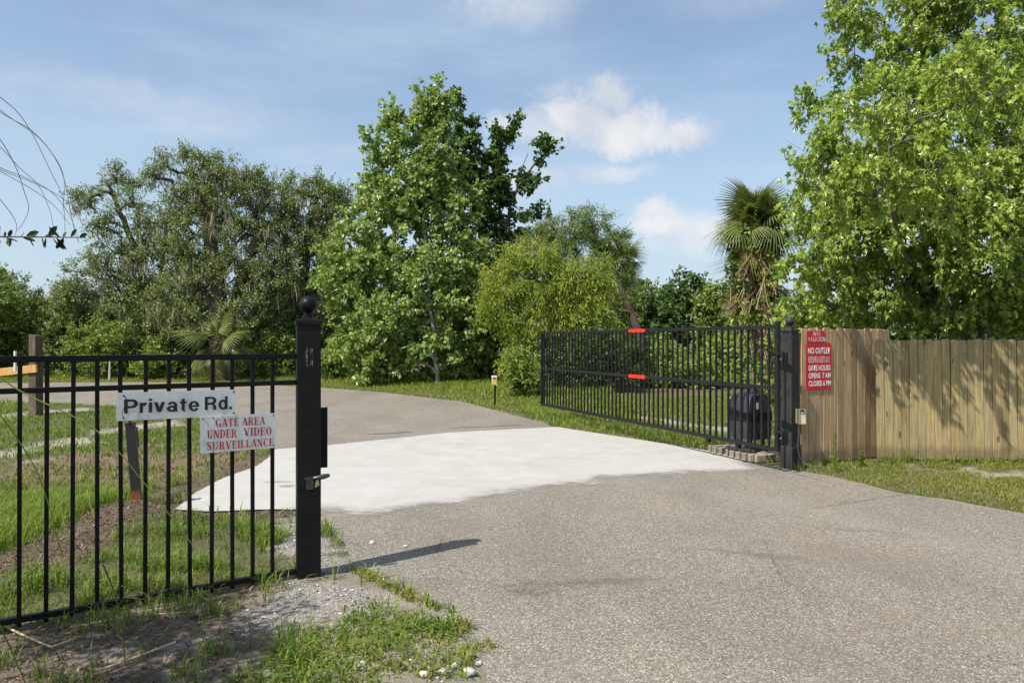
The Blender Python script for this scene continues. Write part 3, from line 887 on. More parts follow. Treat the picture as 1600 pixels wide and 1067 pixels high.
def build_stones():
    spots = [(690, 1052, 9, 'pale stone nearest the bottom edge, left of the three by the weeds'), (712, 1040, 8, 'pale rounded stone between the weeds and the asphalt at the bottom edge'),
             (733, 1052, 11, 'largest pale stone at the bottom of the picture beside the asphalt'), (748, 1038, 6, 'small pale stone at the rightmost tip of the gravel'),
             (662, 1058, 9, 'small white stone half hidden in weeds at the bottom edge'), (645, 1047, 7, 'tiny white stone left of the stones at the bottom edge'),
             (581, 849, 5, 'lone white pebble on asphalt right of the left gate post'), (601, 906, 4, 'small pebble on asphalt just below the gate post shadow'),
             (634, 854, 4, 'small pale pebble on asphalt above the gate post shadow'), (566, 1042, 7, 'white stone among the gravel at the bottom edge left of the weeds')]
    for i, (px, py, s, lb) in enumerate(spots):
        r = random.Random(i)
        d = EYE * F / (py - 533.5)
        p = at(px, py, d)
        rad = s / F * d
        import bmesh
        bm = bmesh.new(); bmesh.ops.create_icosphere(bm, subdivisions=2, radius=1)
        for v in bm.verts:
            q = v.co
            k = 1 + 0.22 * math.sin(q.x * 3 + i) * math.cos(q.y * 2.3 + i * 2) + r.uniform(-0.07, 0.07)
            v.co = Vector((q.x * k * rad, q.y * k * rad * 0.8, q.z * k * rad * 0.6))
        me = bpy.data.meshes.new('stone'); bm.to_mesh(me); bm.free()
        o = link('stone', me, STONE.m, None, (p.x, p.y, max(0.0, float(ground_h(np.array([p.x]), np.array([p.y]))[0])) + rad * 0.3), (0, 0, i * 1.3))
        setp(o, lb, 'stone', 'loose pale stones by the road edge')


build_stones()
# ================================================================ materials of the made things


def black_paint(name, base=0.012, rough=0.42, spec=0.3):
    n = NT(name)
    co = n.co()
    sp = n.voro(co, 38, 'Distance'); sel = n.noise(co, 9, 2)
    c = n.ramp(n.noise(co, 7, 5, 0.65), [(0.3, (base, base, base * 1.05)), (0.75, (base * 2.1, base * 2.1, base * 2.1))])
    c = n.mix(n.math('MULTIPLY', n.rng(sp, 0.10, 0.05, 0, 0.8), n.rng(sel, 0.58, 0.66)), c, (0.35, 0.34, 0.32))
    n.set(Base_Color=c, Roughness=n.rng(n.noise(co, 14, 4), 0.3, 0.7, rough - 0.08, rough + 0.14))
    n.p.inputs['Specular IOR Level'].default_value = spec
    return n.m


BLACK = black_paint('black_paint', 0.005, 0.45, 0.18)
BLACK_G = black_paint('gate_black_paint', 0.009, 0.45, 0.25)
POSTR = black_paint('weathered_black_paint', 0.02, 0.5, 0.3)


def plain(name, col, rough=0.5, metal=0.0, var=0.15, scale=20):
    n = NT(name)
    z = n.noise(n.co(), scale, 5, 0.65)
    c = n.ramp(z, [(0.3, tuple(v * (1 - var) for v in col)), (0.7, tuple(min(1, v * (1 + var)) for v in col))])
    n.set(Base_Color=c, Roughness=rough, Metallic=metal)
    return n.m


STEEL = plain('worn_steel', (0.45, 0.43, 0.4), 0.35, 0.9, 0.3)
DARKSTEEL = plain('dark_steel', (0.07, 0.068, 0.065), 0.4, 0.6, 0.4)
BRASS = plain('brass_key', (0.5, 0.42, 0.26), 0.35, 0.8)
REDTAPE = plain('red_reflective_tape', (0.66, 0.022, 0.012), 0.5, 0, 0.25, 14)
BEIGE = plain('beige_plastic', (0.66, 0.55, 0.36), 0.5, 0, 0.08)
LENS = plain('dark_lens', (0.03, 0.03, 0.035), 0.15, 0, 0.1)
GREYBOX = plain('grey_plastic', (0.12, 0.125, 0.13), 0.5)
WHITEP = plain('white_plastic', (0.75, 0.75, 0.72), 0.5, 0, 0.06)
CABLE = plain('grey_cable', (0.16, 0.155, 0.15), 0.6)


def copy_part(o, parent, loc, rot=None):
    c = o.copy()
    COL.objects.link(c)
    c.parent = parent
    c.location = loc
    if rot is not None: c.rotation_euler = rot
    return c


# ---------------------------------------------------------------- left picket fence panel
FA = math.atan2(0.553, 0.833)
S1 = 0.1309
fence = thing('picket_fence', 'black metal picket fence panel carrying the two white signs, left of the gate post', 'fence', (-2.84, 4.24, 0), FA)
XL, XR = -3 * S1 - 0.6, 12.62 * S1
for nm, zc, h in (('top_rail', 1.548, 0.038), ('middle_rail', 1.366, 0.032), ('bottom_rail', 0.052, 0.036)):
    MB().box(((XL + XR) / 2, 0, zc), (XR - XL, 0.036, h)).obj(nm, BLACK, fence, 0.003)
pk = None
for i in range(-7, 12):
    rr = random.Random(i)
    rot = (rr.uniform(-0.004, 0.004), rr.uniform(-0.006, 0.006), 0)
    if pk is None:
        b = MB()
        b.box((0, 0, 0.775), (0.0235, 0.0235, 1.53))
        pk = b.obj('picket', BLACK, fence, 0.002, (i * S1, 0, 0), rot)
    else:
        copy_part(pk, fence, (i * S1, 0, 0), rot)
for zc in (1.548, 1.366):
    MB().box((XR - 0.02, 0.0, zc), (0.05, 0.052, 0.05)).lathe([(0, -0.012), (0.011, -0.012), (0.011, 0.006), (0, 0.008)], (XR - 0.02, -0.026, zc), 8).obj('rail_bracket', BLACK, fence, 0.004)

# ---------------------------------------------------------------- left gate post
PW = 0.16
post = thing('gate_post', 'tall black gate post with ball finial and latch, at the end of the picket fence', 'gate post', (-1.437, 5.19, 0), R(20))
MB().box((0, 0, 0.865), (PW, PW, 1.81)).obj('shaft', BLACK, post, 0.004)
cap = MB().box((0, 0, 1.783), (PW + 0.022, PW + 0.022, 0.03))
h = PW / 2 + 0.006
cap.add([(-h, -h, 1.798), (h, -h, 1.798), (h, h, 1.798), (-h, h, 1.798), (-.035, -.035, 1.822), (.035, -.035, 1.822), (.035, .035, 1.822), (-.035, .035, 1.822)],
        [(0, 1, 5, 4), (1, 2, 6, 5), (2, 3, 7, 6), (3, 0, 4, 7), (4, 5, 6, 7)])
cap.obj('cap', BLACK, post, 0.003)
ball_prof = [(0.0, 0.0), (0.042, 0.0), (0.042, 0.008), (0.026, 0.018), (0.024, 0.03)] + [(0.062 * math.sin(a), 0.088 - 0.062 * math.cos(a)) for a in [R(t) for t in range(24, 181, 12)]]
MB().lathe([(r * 0.98, z * 0.98) for r, z in ball_prof], (0, 0, 1.822), 24).obj('ball_finial', BLACK, post)
# strike channel on the road side
st = MB()
st.box((PW / 2 + 0.028, 0.03, 0.965), (0.052, 0.006, 0.43)).box((PW / 2 + 0.053, 0.065, 0.965), (0.006, 0.076, 0.43)).box((PW / 2 + 0.008, 0.065, 0.965), (0.014, 0.064, 0.41))
st.obj('strike_channel', BLACK, post, 0.002)
lt = MB().box((0.01, -PW / 2 - 0.003, 0.70), (0.085, 0.005, 0.014)).box((0.005, -PW / 2 - 0.003, 0.665), (0.05, 0.004, 0.085))
lo = lt.obj('latch_plate', DARKSTEEL, post, 0.001)
MB().tube([(0.03, -PW / 2 - 0.02, 0.702), (0.06, -PW / 2 - 0.03, 0.706), (0.10, -PW / 2 - 0.025, 0.712), (0.135, -PW / 2 - 0.015, 0.716)], [0.013, 0.017, 0.018, 0.012], 10).obj('lever', DARKSTEEL, lo)
MB().box((0.047, -PW / 2 - 0.026, 0.665), (0.014, 0.003, 0.05), Matrix.Rotation(0.2, 3, 'Y')).box((0.058, -PW / 2 - 0.030, 0.672), (0.012, 0.003, 0.045), Matrix.Rotation(-0.12, 3, 'Y')).obj('key', BRASS, lo)
for zz in (0.655, 0.685):
    MB().lathe([(0, 0.004), (0.006, 0.004), (0.006, 0)], (0, 0, 0), 8).obj('screw', DARKSTEEL, lo, 0, (-0.005, -PW / 2 - 0.0055, zz), (R(90), 0, 0))
# remains of a peeled paper notice
pn = NT('peeled_paper')
pn.set(Base_Color=(0.5, 0.5, 0.48), Roughness=0.8, Alpha=pn.rng(pn.noise(pn.mapping(pn.co(), (1, 1, 0.6)), 90, 4, 0.7), 0.45, 0.6, 0, 0.8))
q = MB()
for (x, z0, z1, w) in ((0.022, 1.475, 1.60, 0.0035), (0.012, 1.47, 1.60, 0.002), (-0.012, 1.48, 1.62, 0.0025), (-0.02, 1.50, 1.60, 0.002)):
    q.box((x, -PW / 2 - 0.0006, (z0 + z1) / 2), (w, 0.0008, z1 - z0))
q.obj('paper_scrap', pn.m, post)

# ---------------------------------------------------------------- lettering


def text_mesh(txt, bold=0.0, extrude=0.0):
    cu = bpy.data.curves.new('lettering', 'FONT')
    cu.body = txt; cu.size = 1; cu.offset = bold; cu.extrude = extrude; cu.resolution_u = 4
    ob = bpy.data.objects.new('lettering', cu)
    COL.objects.link(ob)
    dg = bpy.context.evaluated_depsgraph_get()
    dg.update()
    me = bpy.data.meshes.new_from_object(ob.evaluated_get(dg))
    bpy.data.objects.remove(ob); bpy.data.curves.remove(cu)
    return me


def fit_mesh(me, x0, x1, z0, z1, y, ascender=None):
    """lay glyphs (x,y) into the rectangle x0..x1, z0..z1 on the plane y"""
    n = len(me.vertices)
    a = np.zeros(n * 3, np.float32); me.vertices.foreach_get('co', a); a = a.reshape(-1, 3)
    mn, mx = a.min(0), a.max(0)
    b = np.empty_like(a)
    b[:, 0] = x0 + (a[:, 0] - mn[0]) / (mx[0] - mn[0]) * (x1 - x0)
    b[:, 2] = z0 + (a[:, 1] - mn[1]) / (mx[1] - mn[1]) * (z1 - z0)
    b[:, 1] = y - a[:, 2]
    me.vertices.foreach_set('co', b.ravel()); me.update()
    return me


def serif_mesh(txt, weight=1.0):
    """bold serif capitals drawn as strokes; unit cap height"""
    V = []; Fc = []
    lay = [0.0]

    def quad(p):
        b = len(V); lay[0] += 0.0004
        for x, y in p: V.append((x, y, lay[0]))
        Fc.append(tuple(range(b, b + len(p))))
    T, t, sh = 0.2 * weight, 0.075, 0.07

    def vs_(x, y0, y1, w=T): quad([(x - w / 2, y0), (x + w / 2, y0), (x + w / 2, y1), (x - w / 2, y1)])
    def hs(x0, x1, y, w=t): quad([(x0, y - w / 2), (x1, y - w / 2), (x1, y + w / 2), (x0, y + w / 2)])
    def dg(x0, y0, x1, y1, w): quad([(x0 - w / 2, y0), (x0 + w / 2, y0), (x1 + w / 2, y1), (x1 - w / 2, y1)])
    def serif(x, y, w=T, e=0.08): hs(x - w / 2 - e, x + w / 2 + e, y + (sh / 2 if y < 0.5 else -sh / 2), sh)

    def arc(cx, cy, rx, ry, a0, a1, n=14):
        for i in range(n):
            p = []
            for a, s in ((a0 + (a1 - a0) * i / n, 1), (a0 + (a1 - a0) * (i + 1) / n, 1), (a0 + (a1 - a0) * (i + 1) / n, 0), (a0 + (a1 - a0) * i / n, 0)):
                c, sn = math.cos(R(a)), math.sin(R(a))
                th = t + (T - t) * abs(c) ** 1.3
                k = (1, 1) if s else ((rx - th) / rx, (ry - t) / ry)
                p.append((cx + c * rx * k[0], cy + sn * ry * k[1]))
            quad(p)
    x = 0.0
    for ch in txt:
        o = len(V)
        w = 0.74
        if ch == ' ': x += 0.42; continue
        if ch == 'I': vs_(0.18, 0, 1); serif(0.18, 0); serif(0.18, 1); w = 0.36
        elif ch == 'T': vs_(0.37, 0, 1); serif(0.37, 0); hs(0, 0.74, 0.96, 0.08); vs_(0.035, 0.72, 1, 0.07); vs_(0.705, 0.72, 1, 0.07)
        elif ch == 'E': vs_(0.18, 0, 1); serif(0.18, 0); serif(0.18, 1); hs(0.1, 0.66, 0.96, 0.08); hs(0.1, 0.68, 0.04, 0.08); hs(0.2, 0.5, 0.51); vs_(0.63, 0.72, 1, 0.07); vs_(0.65, 0, 0.3, 0.07); vs_(0.49, 0.38, 0.64, 0.06); w = 0.7
        elif ch == 'L': vs_(0.18, 0, 1); serif(0.18, 0); serif(0.18, 1); hs(0.1, 0.66, 0.04, 0.08); vs_(0.63, 0, 0.34, 0.07); w = 0.68
        elif ch == 'A': dg(0.1, 0, 0.4, 1, 0.09); dg(0.7, 0, 0.42, 1, 0.22); hs(0.18, 0.6, 0.3); serif(0.1, 0, 0.1); serif(0.7, 0, 0.18); w = 0.82
        elif ch == 'V': dg(0.4, 0, 0.12, 1, 0.22); dg(0.42, 0, 0.7, 1, 0.09); serif(0.12, 1, 0.18); serif(0.7, 1, 0.1); w = 0.82
        elif ch == 'N': vs_(0.12, 0, 1, 0.09); vs_(0.7, 0, 1, 0.09); dg(0.68, 0, 0.14, 1, 0.22); serif(0.12, 0, 0.1); serif(0.1, 1, 0.1); serif(0.7, 1, 0.1); w = 0.82
        elif ch == 'U': vs_(0.18, 0.3, 1); vs_(0.68, 0.3, 1, 0.09); arc(0.4, 0.32, 0.32, 0.32, 180, 360); serif(0.18, 1); serif(0.68, 1, 0.1); w = 0.84
        elif ch == 'D': vs_(0.18, 0, 1); hs(0.02, 0.42, 0.96, 0.08); hs(0.02, 0.42, 0.04, 0.08); arc(0.36, 0.5, 0.4, 0.5, -90, 90); w = 0.8
        elif ch == 'R': vs_(0.18, 0, 1); serif(0.18, 0); hs(0.02, 0.42, 0.96, 0.08); hs(0.2, 0.45, 0.49); arc(0.4, 0.73, 0.28, 0.27, -90, 90); dg(0.64, 0, 0.46, 0.5, 0.2); hs(0.56, 0.8, 0.035, 0.07); w = 0.82
        elif ch == 'O': arc(0.39, 0.5, 0.39, 0.52, 0, 360, 26); w = 0.8
        elif ch == 'C': arc(0.39, 0.5, 0.39, 0.52, 42, 318, 20); vs_(0.68, 0.66, 0.98, 0.07); w = 0.76
        elif ch == 'G': arc(0.39, 0.5, 0.39, 0.52, 42, 330, 20); vs_(0.68, 0.68, 0.98, 0.07); vs_(0.66, 0.02, 0.44, 0.16); hs(0.5, 0.8, 0.43, 0.07); w = 0.82
        elif ch == 'S':
            arc(0.34, 0.74, 0.28, 0.28, 30, 250, 14); arc(0.34, 0.27, 0.3, 0.29, -150, 70, 14); dg(0.5, 0.36, 0.2, 0.66, 0.26); vs_(0.585, 0.72, 0.98, 0.06); vs_(0.07, 0.02, 0.28, 0.06); w = 0.68
        for k in range(o, len(V)): V[k] = (V[k][0] + x, V[k][1], V[k][2])
        x += w + 0.09
    me = bpy.data.meshes.new('lettering')
    me.from_pydata(V, [], Fc); me.update()
    return me


def sans_mesh(txt):
    """heavy grotesque letters drawn as strokes; unit cap height"""
    V = []; Fc = []
    lay = [0.0]
    T = 0.205; X = 0.74

    def quad(p):
        b = len(V); lay[0] += 0.0004
        for x, y in p: V.append((x, y, lay[0]))
        Fc.append(tuple(range(b, b + len(p))))

    def vs_(x, y0, y1, w=T): quad([(x, y0), (x + w, y0), (x + w, y1), (x, y1)])
    def hs(x0, x1, y0, w=0.165): quad([(x0, y0), (x1, y0), (x1, y0 + w), (x0, y0 + w)])
    def dg(x0, y0, x1, y1, w): quad([(x0, y0), (x0 + w, y0), (x1 + w, y1), (x1, y1)])

    def arc(cx, cy, rx, ry, a0, a1, tx=T, ty=0.165, n=18):
        for i in range(n):
            p = []
            for a, k in ((a0 + (a1 - a0) * i / n, 0), (a0 + (a1 - a0) * (i + 1) / n, 0), (a0 + (a1 - a0) * (i + 1) / n, 1), (a0 + (a1 - a0) * i / n, 1)):
                c, sn = math.cos(R(a)), math.sin(R(a))
                p.append((cx + c * (rx - k * tx), cy + sn * (ry - k * ty)))
            quad(p)
    x = 0.0
    for ch in txt:
        o = len(V); w = 0.6
        if ch == 'P': vs_(0, 0, 1); hs(0.1, 0.42, 0.835); hs(0.1, 0.42, 0.355); arc(0.42, 0.6775, 0.33, 0.3225, -90, 90); w = 0.75
        elif ch == 'R': vs_(0, 0, 1); hs(0.1, 0.46, 0.835); hs(0.1, 0.46, 0.385); arc(0.46, 0.6925, 0.33, 0.3075, -90, 90); dg(0.57, 0, 0.57, 0.3, 0.2); dg(0.57, 0.28, 0.43, 0.45, 0.2); w = 0.83
        elif ch == 'r': vs_(0, 0, X, 0.19); arc(0.37, 0.43, 0.27, 0.32, 85, 165, 0.19, 0.18, 8); w = 0.41
        elif ch == 'i': vs_(0, 0, X, 0.195); vs_(0, 0.85, 1.0, 0.195); w = 0.195
        elif ch == 'v': dg(0.215, 0, 0, X, 0.2); dg(0.215, 0, 0.43, X, 0.2); w = 0.63
        elif ch == 'a': arc(0.29, 0.22, 0.29, 0.235, 0, 360, 0.19, 0.14); vs_(0.40, 0.0, 0.54, 0.19); arc(0.31, 0.5, 0.28, 0.255, 0, 168, 0.19, 0.15); vs_(0.58, 0.0, 0.06, 0.06); w = 0.64
        elif ch == 't': vs_(0.1, 0.14, 0.94, 0.19); hs(0, 0.39, 0.60, 0.14); arc(0.28, 0.17, 0.18, 0.18, 180, 290, 0.19, 0.15, 8); w = 0.40
        elif ch == 'e': arc(0.32, 0.37, 0.32, 0.385, 0, 330, 0.19, 0.15, 26); hs(0.1, 0.60, 0.31, 0.125); w = 0.64
        elif ch == 'd': vs_(0.46, 0, 1, 0.195); arc(0.32, 0.37, 0.32, 0.385, 0, 360, 0.195, 0.16, 24); w = 0.655
        elif ch == '.': vs_(0, 0, 0.2, 0.2); w = 0.2
        for k in range(o, len(V)): V[k] = (V[k][0] + x, V[k][1], V[k][2])
        x += w + 0.085
    me = bpy.data.meshes.new('lettering')
    me.from_pydata(V, [], Fc); me.update()
    return me


INK = NT('black_ink').set(Base_Color=(0.01, 0.01, 0.01), Roughness=0.5).m
REDINK = NT('red_ink').set(Base_Color=(0.42, 0.012, 0.015), Roughness=0.5).m
WHITEINK = NT('white_ink').set(Base_Color=(0.8, 0.8, 0.78), Roughness=0.5).m
PINKINK = NT('pale_ink').set(Base_Color=(0.75, 0.55, 0.53), Roughness=0.5).m


def sign_face(name, a, b):
    n = NT(name)
    z = n.noise(n.mapping(n.co(), (1, 1, 0.4)), 14, 6, 0.65)
    c = n.ramp(z, [(0.3, a), (0.7, b)])
    n.set(Base_Color=c, Roughness=0.45)
    return n.m


WSIGN = sign_face('weathered_white_enamel', (0.60, 0.63, 0.61), (0.78, 0.80, 0.78))
RSIGN = sign_face('red_sign_paint', (0.50, 0.012, 0.012), (0.60, 0.018, 0.018))


def round_rect(x0, x1, z0, z1, r, n=4):
    p = []
    for cx, cz, a in ((x1 - r, z1 - r, 0), (x0 + r, z1 - r, 90), (x0 + r, z0 + r, 180), (x1 - r, z0 + r, 270)):
        p += [(cx + r * math.cos(R(a + 90 * k / n)), cz + r * math.sin(R(a + 90 * k / n))) for k in range(n + 1)]
    return p


def bolt(parent, x, y, z, r=0.006, mat=None):
    MB().lathe([(r, 0), (r, 0.003), (r * 0.6, 0.005), (0, 0.005)], (0, 0, 0), 8).obj('bolt', mat or DARKSTEEL, parent, 0, (x, y, z), (R(90), 0, 0))


# both signs hang on the camera side of the pickets
off = Vector((math.sin(FA), -math.cos(FA), 0)) * 0.021
base_f = Vector((-2.84, 4.24, 0)) + off
s1 = thing('road_sign', 'white sign reading Private Rd. in black letters on the picket fence', 'sign', base_f, FA)
x0, x1 = 3.70 * S1, 9.06 * S1
MB().prism(round_rect(x0, x1, 1.168, 1.340, 0.006), -0.001, -0.004).obj('plate', WSIGN, s1)
for tx, a, b in (('Private', 4.02, 7.28), ('Rd.', 7.58, 8.84)):
    link('lettering', fit_mesh(sans_mesh(tx), a * S1, b * S1, 1.2115, 1.2985, -0.0048), INK, s1)
for bx, bz in ((4.0, 1.322), (4.0, 1.186), (8.95, 1.326), (8.95, 1.186)): bolt(s1, bx * S1, -0.004, bz)
MB().tube([(4.02 * S1, -0.008, 1.322), (4.14 * S1, -0.012, 1.30), (4.05 * S1, -0.012, 1.265), (3.93 * S1, -0.010, 1.215), (4.02 * S1, -0.008, 1.186)], 0.0014, 5).obj('tie_wire', DARKSTEEL, s1)
s1.rotation_euler = (0, R(0.4), FA)

s2 = thing('surveillance_sign', 'white sign reading GATE AREA UNDER VIDEO SURVEILLANCE in red letters', 'sign', base_f + off * 0.22, FA)
x0, x1 = 7.44 * S1, 11.10 * S1
MB().prism(round_rect(x0, x1, 0.927, 1.163, 0.01), -0.001, -0.0035).obj('plate', WSIGN, s2)
for tx, a, b, z0, z1 in (('GATE AREA', 8.15, 10.52, 1.091, 1.146), ('UNDER', 7.75, 9.12, 1.019, 1.074), ('VIDEO', 9.5, 10.86, 1.019, 1.074), ('SURVEILLANCE', 7.74, 10.90, 0.946, 1.000)):
    me = fit_mesh(serif_mesh(tx, 1.05), a * S1, b * S1, z0, z1, -0.0040)
    link('lettering', me, REDINK, s2)
for bx, bz in ((7.56, 1.15), (8.03, 1.152), (11.0, 1.148), (8.03, 0.942), (11.0, 0.945)): bolt(s2, bx * S1, -0.0035, bz, 0.005)

# ---------------------------------------------------------------- open swing gate on the right
G0 = Vector((3.282, 9.4, 0)); GA = R(111.7)
S2 = 0.0143 * 9.4
gate = thing('swing_gate', 'long black metal swing gate standing open beside the apron', 'gate', G0, GA)
GL = 52.9 * S2
for nm, zc, h in (('top_rail', 1.832, 0.05), ('middle_rail', 1.062, 0.05), ('bottom_rail', 0.288, 0.05)):
    MB().box((GL / 2 - 0.06, 0, zc), (GL + 0.12, 0.045, h)).obj(nm, BLACK_G, gate, 0.003)
for xx, z1, w in ((-0.155, 1.90, 0.06), (GL, 1.86, 0.05)):
    MB().box((xx, 0, (0.262 + z1) / 2), (w, 0.052, z1 - 0.262)).obj('end_stile', BLACK_G, gate, 0.003)
pk = None
for i in range(0, 53):
    loc = (i * S2, 0, 0)
    if pk is None:
        pk = MB().box((0, 0, 1.06), (0.026, 0.026, 1.5)).obj('picket', BLACK_G, gate, 0.002, loc)
    else:
        copy_part(pk, gate, loc)
# red tape wrapped round the two upper rails
tx = 23.6 * S2
for zc in (1.832, 1.062):
    MB().box((tx, 0, zc), (0.52, 0.049, 0.054)).obj('red_tape', REDTAPE, gate)
for zc in (1.50, 0.52):
    b = MB().box((-0.20, 0.0, zc), (0.16, 0.07, 0.03)).box((-0.27, -0.02, zc - 0.07), (0.05, 0.05, 0.17))
    b.tube([(-0.27, 0.03, zc - 0.16), (-0.27, 0.03, zc + 0.03)], 0.018, 10)
    hb = b.obj('hinge', BLACK_G, gate, 0.003)
    MB().lathe([(0, 0.008), (0.012, 0.008), (0.012, 0)], (0, 0, 0), 8).obj('hinge_bolt', STEEL, hb, 0, (-0.27, 0.047, zc - 0.07), (R(-90), 0, 0))
# feet under the bottom rail near the hinge
for xx in (0.62, 1.28):
    MB().box((xx, -0.02, 0.235), (0.06, 0.06, 0.06)).obj('foot', BLACK_G, gate, 0.004)

# ---------------------------------------------------------------- right gate post
rp = thing('gate_post', 'black gate post with ball finial beside the red signs, hinging the open gate', 'gate post', (3.655, 9.68, 0), R(35))
MB().box((0, 0, 0.87), (PW, PW, 1.82)).obj('shaft', POSTR, rp, 0.004)
MB().box((0, 0, 0.12), (PW + 0.03, PW + 0.03, 0.3)).obj('base_sleeve', POSTR, rp, 0.01)
cap2 = MB().box((0, 0, 1.793), (PW + 0.022, PW + 0.022, 0.03))
cap2.add([(-h, -h, 1.808), (h, -h, 1.808), (h, h, 1.808), (-h, h, 1.808), (-.035, -.035, 1.832), (.035, -.035, 1.832), (.035, .035, 1.832), (-.035, .035, 1.832)],
         [(0, 1, 5, 4), (1, 2, 6, 5), (2, 3, 7, 6), (3, 0, 4, 7), (4, 5, 6, 7)])
cap2.obj('cap', POSTR, rp, 0.003)
MB().lathe([(r * 0.95, z * 0.95) for r, z in ball_prof], (0, 0, 1.832), 24).obj('ball_finial', POSTR, rp)

# ---------------------------------------------------------------- gate operator on its pad of pavers
pad = thing('paver_pad', 'low pad of tan concrete pavers under the black gate operator', 'paver pad', (3.43, 10.05, 0), GA)
PAV = NT('tan_paver')
pc = PAV.mix(PAV.objrand(), (0.22, 0.185, 0.14), (0.33, 0.285, 0.22))
pc = PAV.mix(PAV.rng(PAV.noise(PAV.co(), 25, 5, 0.7), 0.4, 0.75, 0, 0.6), pc, (0.12, 0.11, 0.085))
PAV.set(Base_Color=pc, Roughness=0.9).bump(PAV.noise(PAV.co(), 60, 4), 0.5, 0.004)
br = None
for j in range(3):
    for i in range(9):
        rr = random.Random(i * 7 + j)
        loc = (0.06 + i * 0.122 + (0.0 if j != 1 else 0.03), 0.06 - j * 0.205 - 0.06, 0.045 + rr.uniform(-0.006, 0.006))
        rot = (rr.uniform(-.02, .02), rr.uniform(-.02, .02), rr.uniform(-.03, .03))
        if br is None: br = MB().box((0, 0, 0), (0.105, 0.195, 0.10)).obj('brick', PAV.m, pad, 0.008, loc, rot)
        else: copy_part(br, pad, loc, rot)

OPB = NT('operator_plastic')
oc = OPB.ramp(OPB.noise(OPB.co(), 6, 5, 0.6), [(0.3, (0.022, 0.024, 0.027)), (0.7, (0.042, 0.045, 0.05))])
OPB.set(Base_Color=oc, Roughness=0.42)
op = thing('gate_operator', 'black box shaped gate motor standing on pavers behind the open gate', 'gate operator', (3.41, 10.55, 0.1), R(32))
# frame under the housing
b = MB()
for sx in (-1, 1):
    b.box((sx * 0.19, 0, 0.025), (0.05, 0.5, 0.045)).box((sx * 0.13, -0.12, 0.11), (0.04, 0.04, 0.14)).box((sx * 0.13, 0.12, 0.11), (0.04, 0.04, 0.14))
b.obj('base_frame', DARKSTEEL, op, 0.004)


def loft(rings, n_close=True):
    v = []; f_ = []
    k = len(rings[0])
    for r in rings: v += r
    for i in range(len(rings) - 1):
        for j in range(k): f_.append((i * k + j, i * k + (j + 1) % k, (i + 1) * k + (j + 1) % k, (i + 1) * k + j))
    f_.append(tuple(range(k))[::-1]); f_.append(tuple((len(rings) - 1) * k + j for j in range(k)))
    return v, f_


def rr_ring(hx, hy, r, z):
    return [(x, y, z) for x, y in round_rect(-hx, hx, -hy, hy, r, 3)]


hs_ = [rr_ring(0.235, 0.205, 0.05, 0.17), rr_ring(0.24, 0.21, 0.05, 0.30), rr_ring(0.238, 0.208, 0.05, 0.55), rr_ring(0.225, 0.2, 0.06, 0.70), rr_ring(0.20, 0.18, 0.07, 0.785), rr_ring(0.15, 0.14, 0.08, 0.81)]
v, f_ = loft(hs_)
hb = MB().add(v, f_, True).obj('housing', OPB.m, op)
v, f_ = loft([rr_ring(0.246, 0.216, 0.05, 0.43), rr_ring(0.246, 0.216, 0.05, 0.55)])
MB().add(v, f_, True).obj('middle_band', BLACK_G, op)
MB().lathe([(0.13, 0.805), (0.135, 0.83), (0.12, 0.865), (0.07, 0.885), (0, 0.89)], (0.02, 0.02, 0), 20).obj('top_dome', OPB.m, op)
MB().box((-0.10, -0.2125, 0.645), (0.055, 0.004, 0.085)).obj('label', WHITEP, hb)
for zz in (0.68, 0.36):
    MB().lathe([(0, 0.006), (0.011, 0.006), (0.011, 0)], (0, 0, 0), 8).obj('rivet', WHITEP, hb, 0, (0.14, -0.212 if zz < 0.5 else -0.209, zz), (R(90), 0, 0))
MB().bar((0.02, 0.02, 0.875), (-0.72, 0.30, 0.93), 0.05, 0.02).bar((-0.72, 0.30, 0.945), (-0.98, 0.16, 0.955), 0.04, 0.02).obj('drive_arm', BLACK_G, op, 0.003)

# ---------------------------------------------------------------- board fences


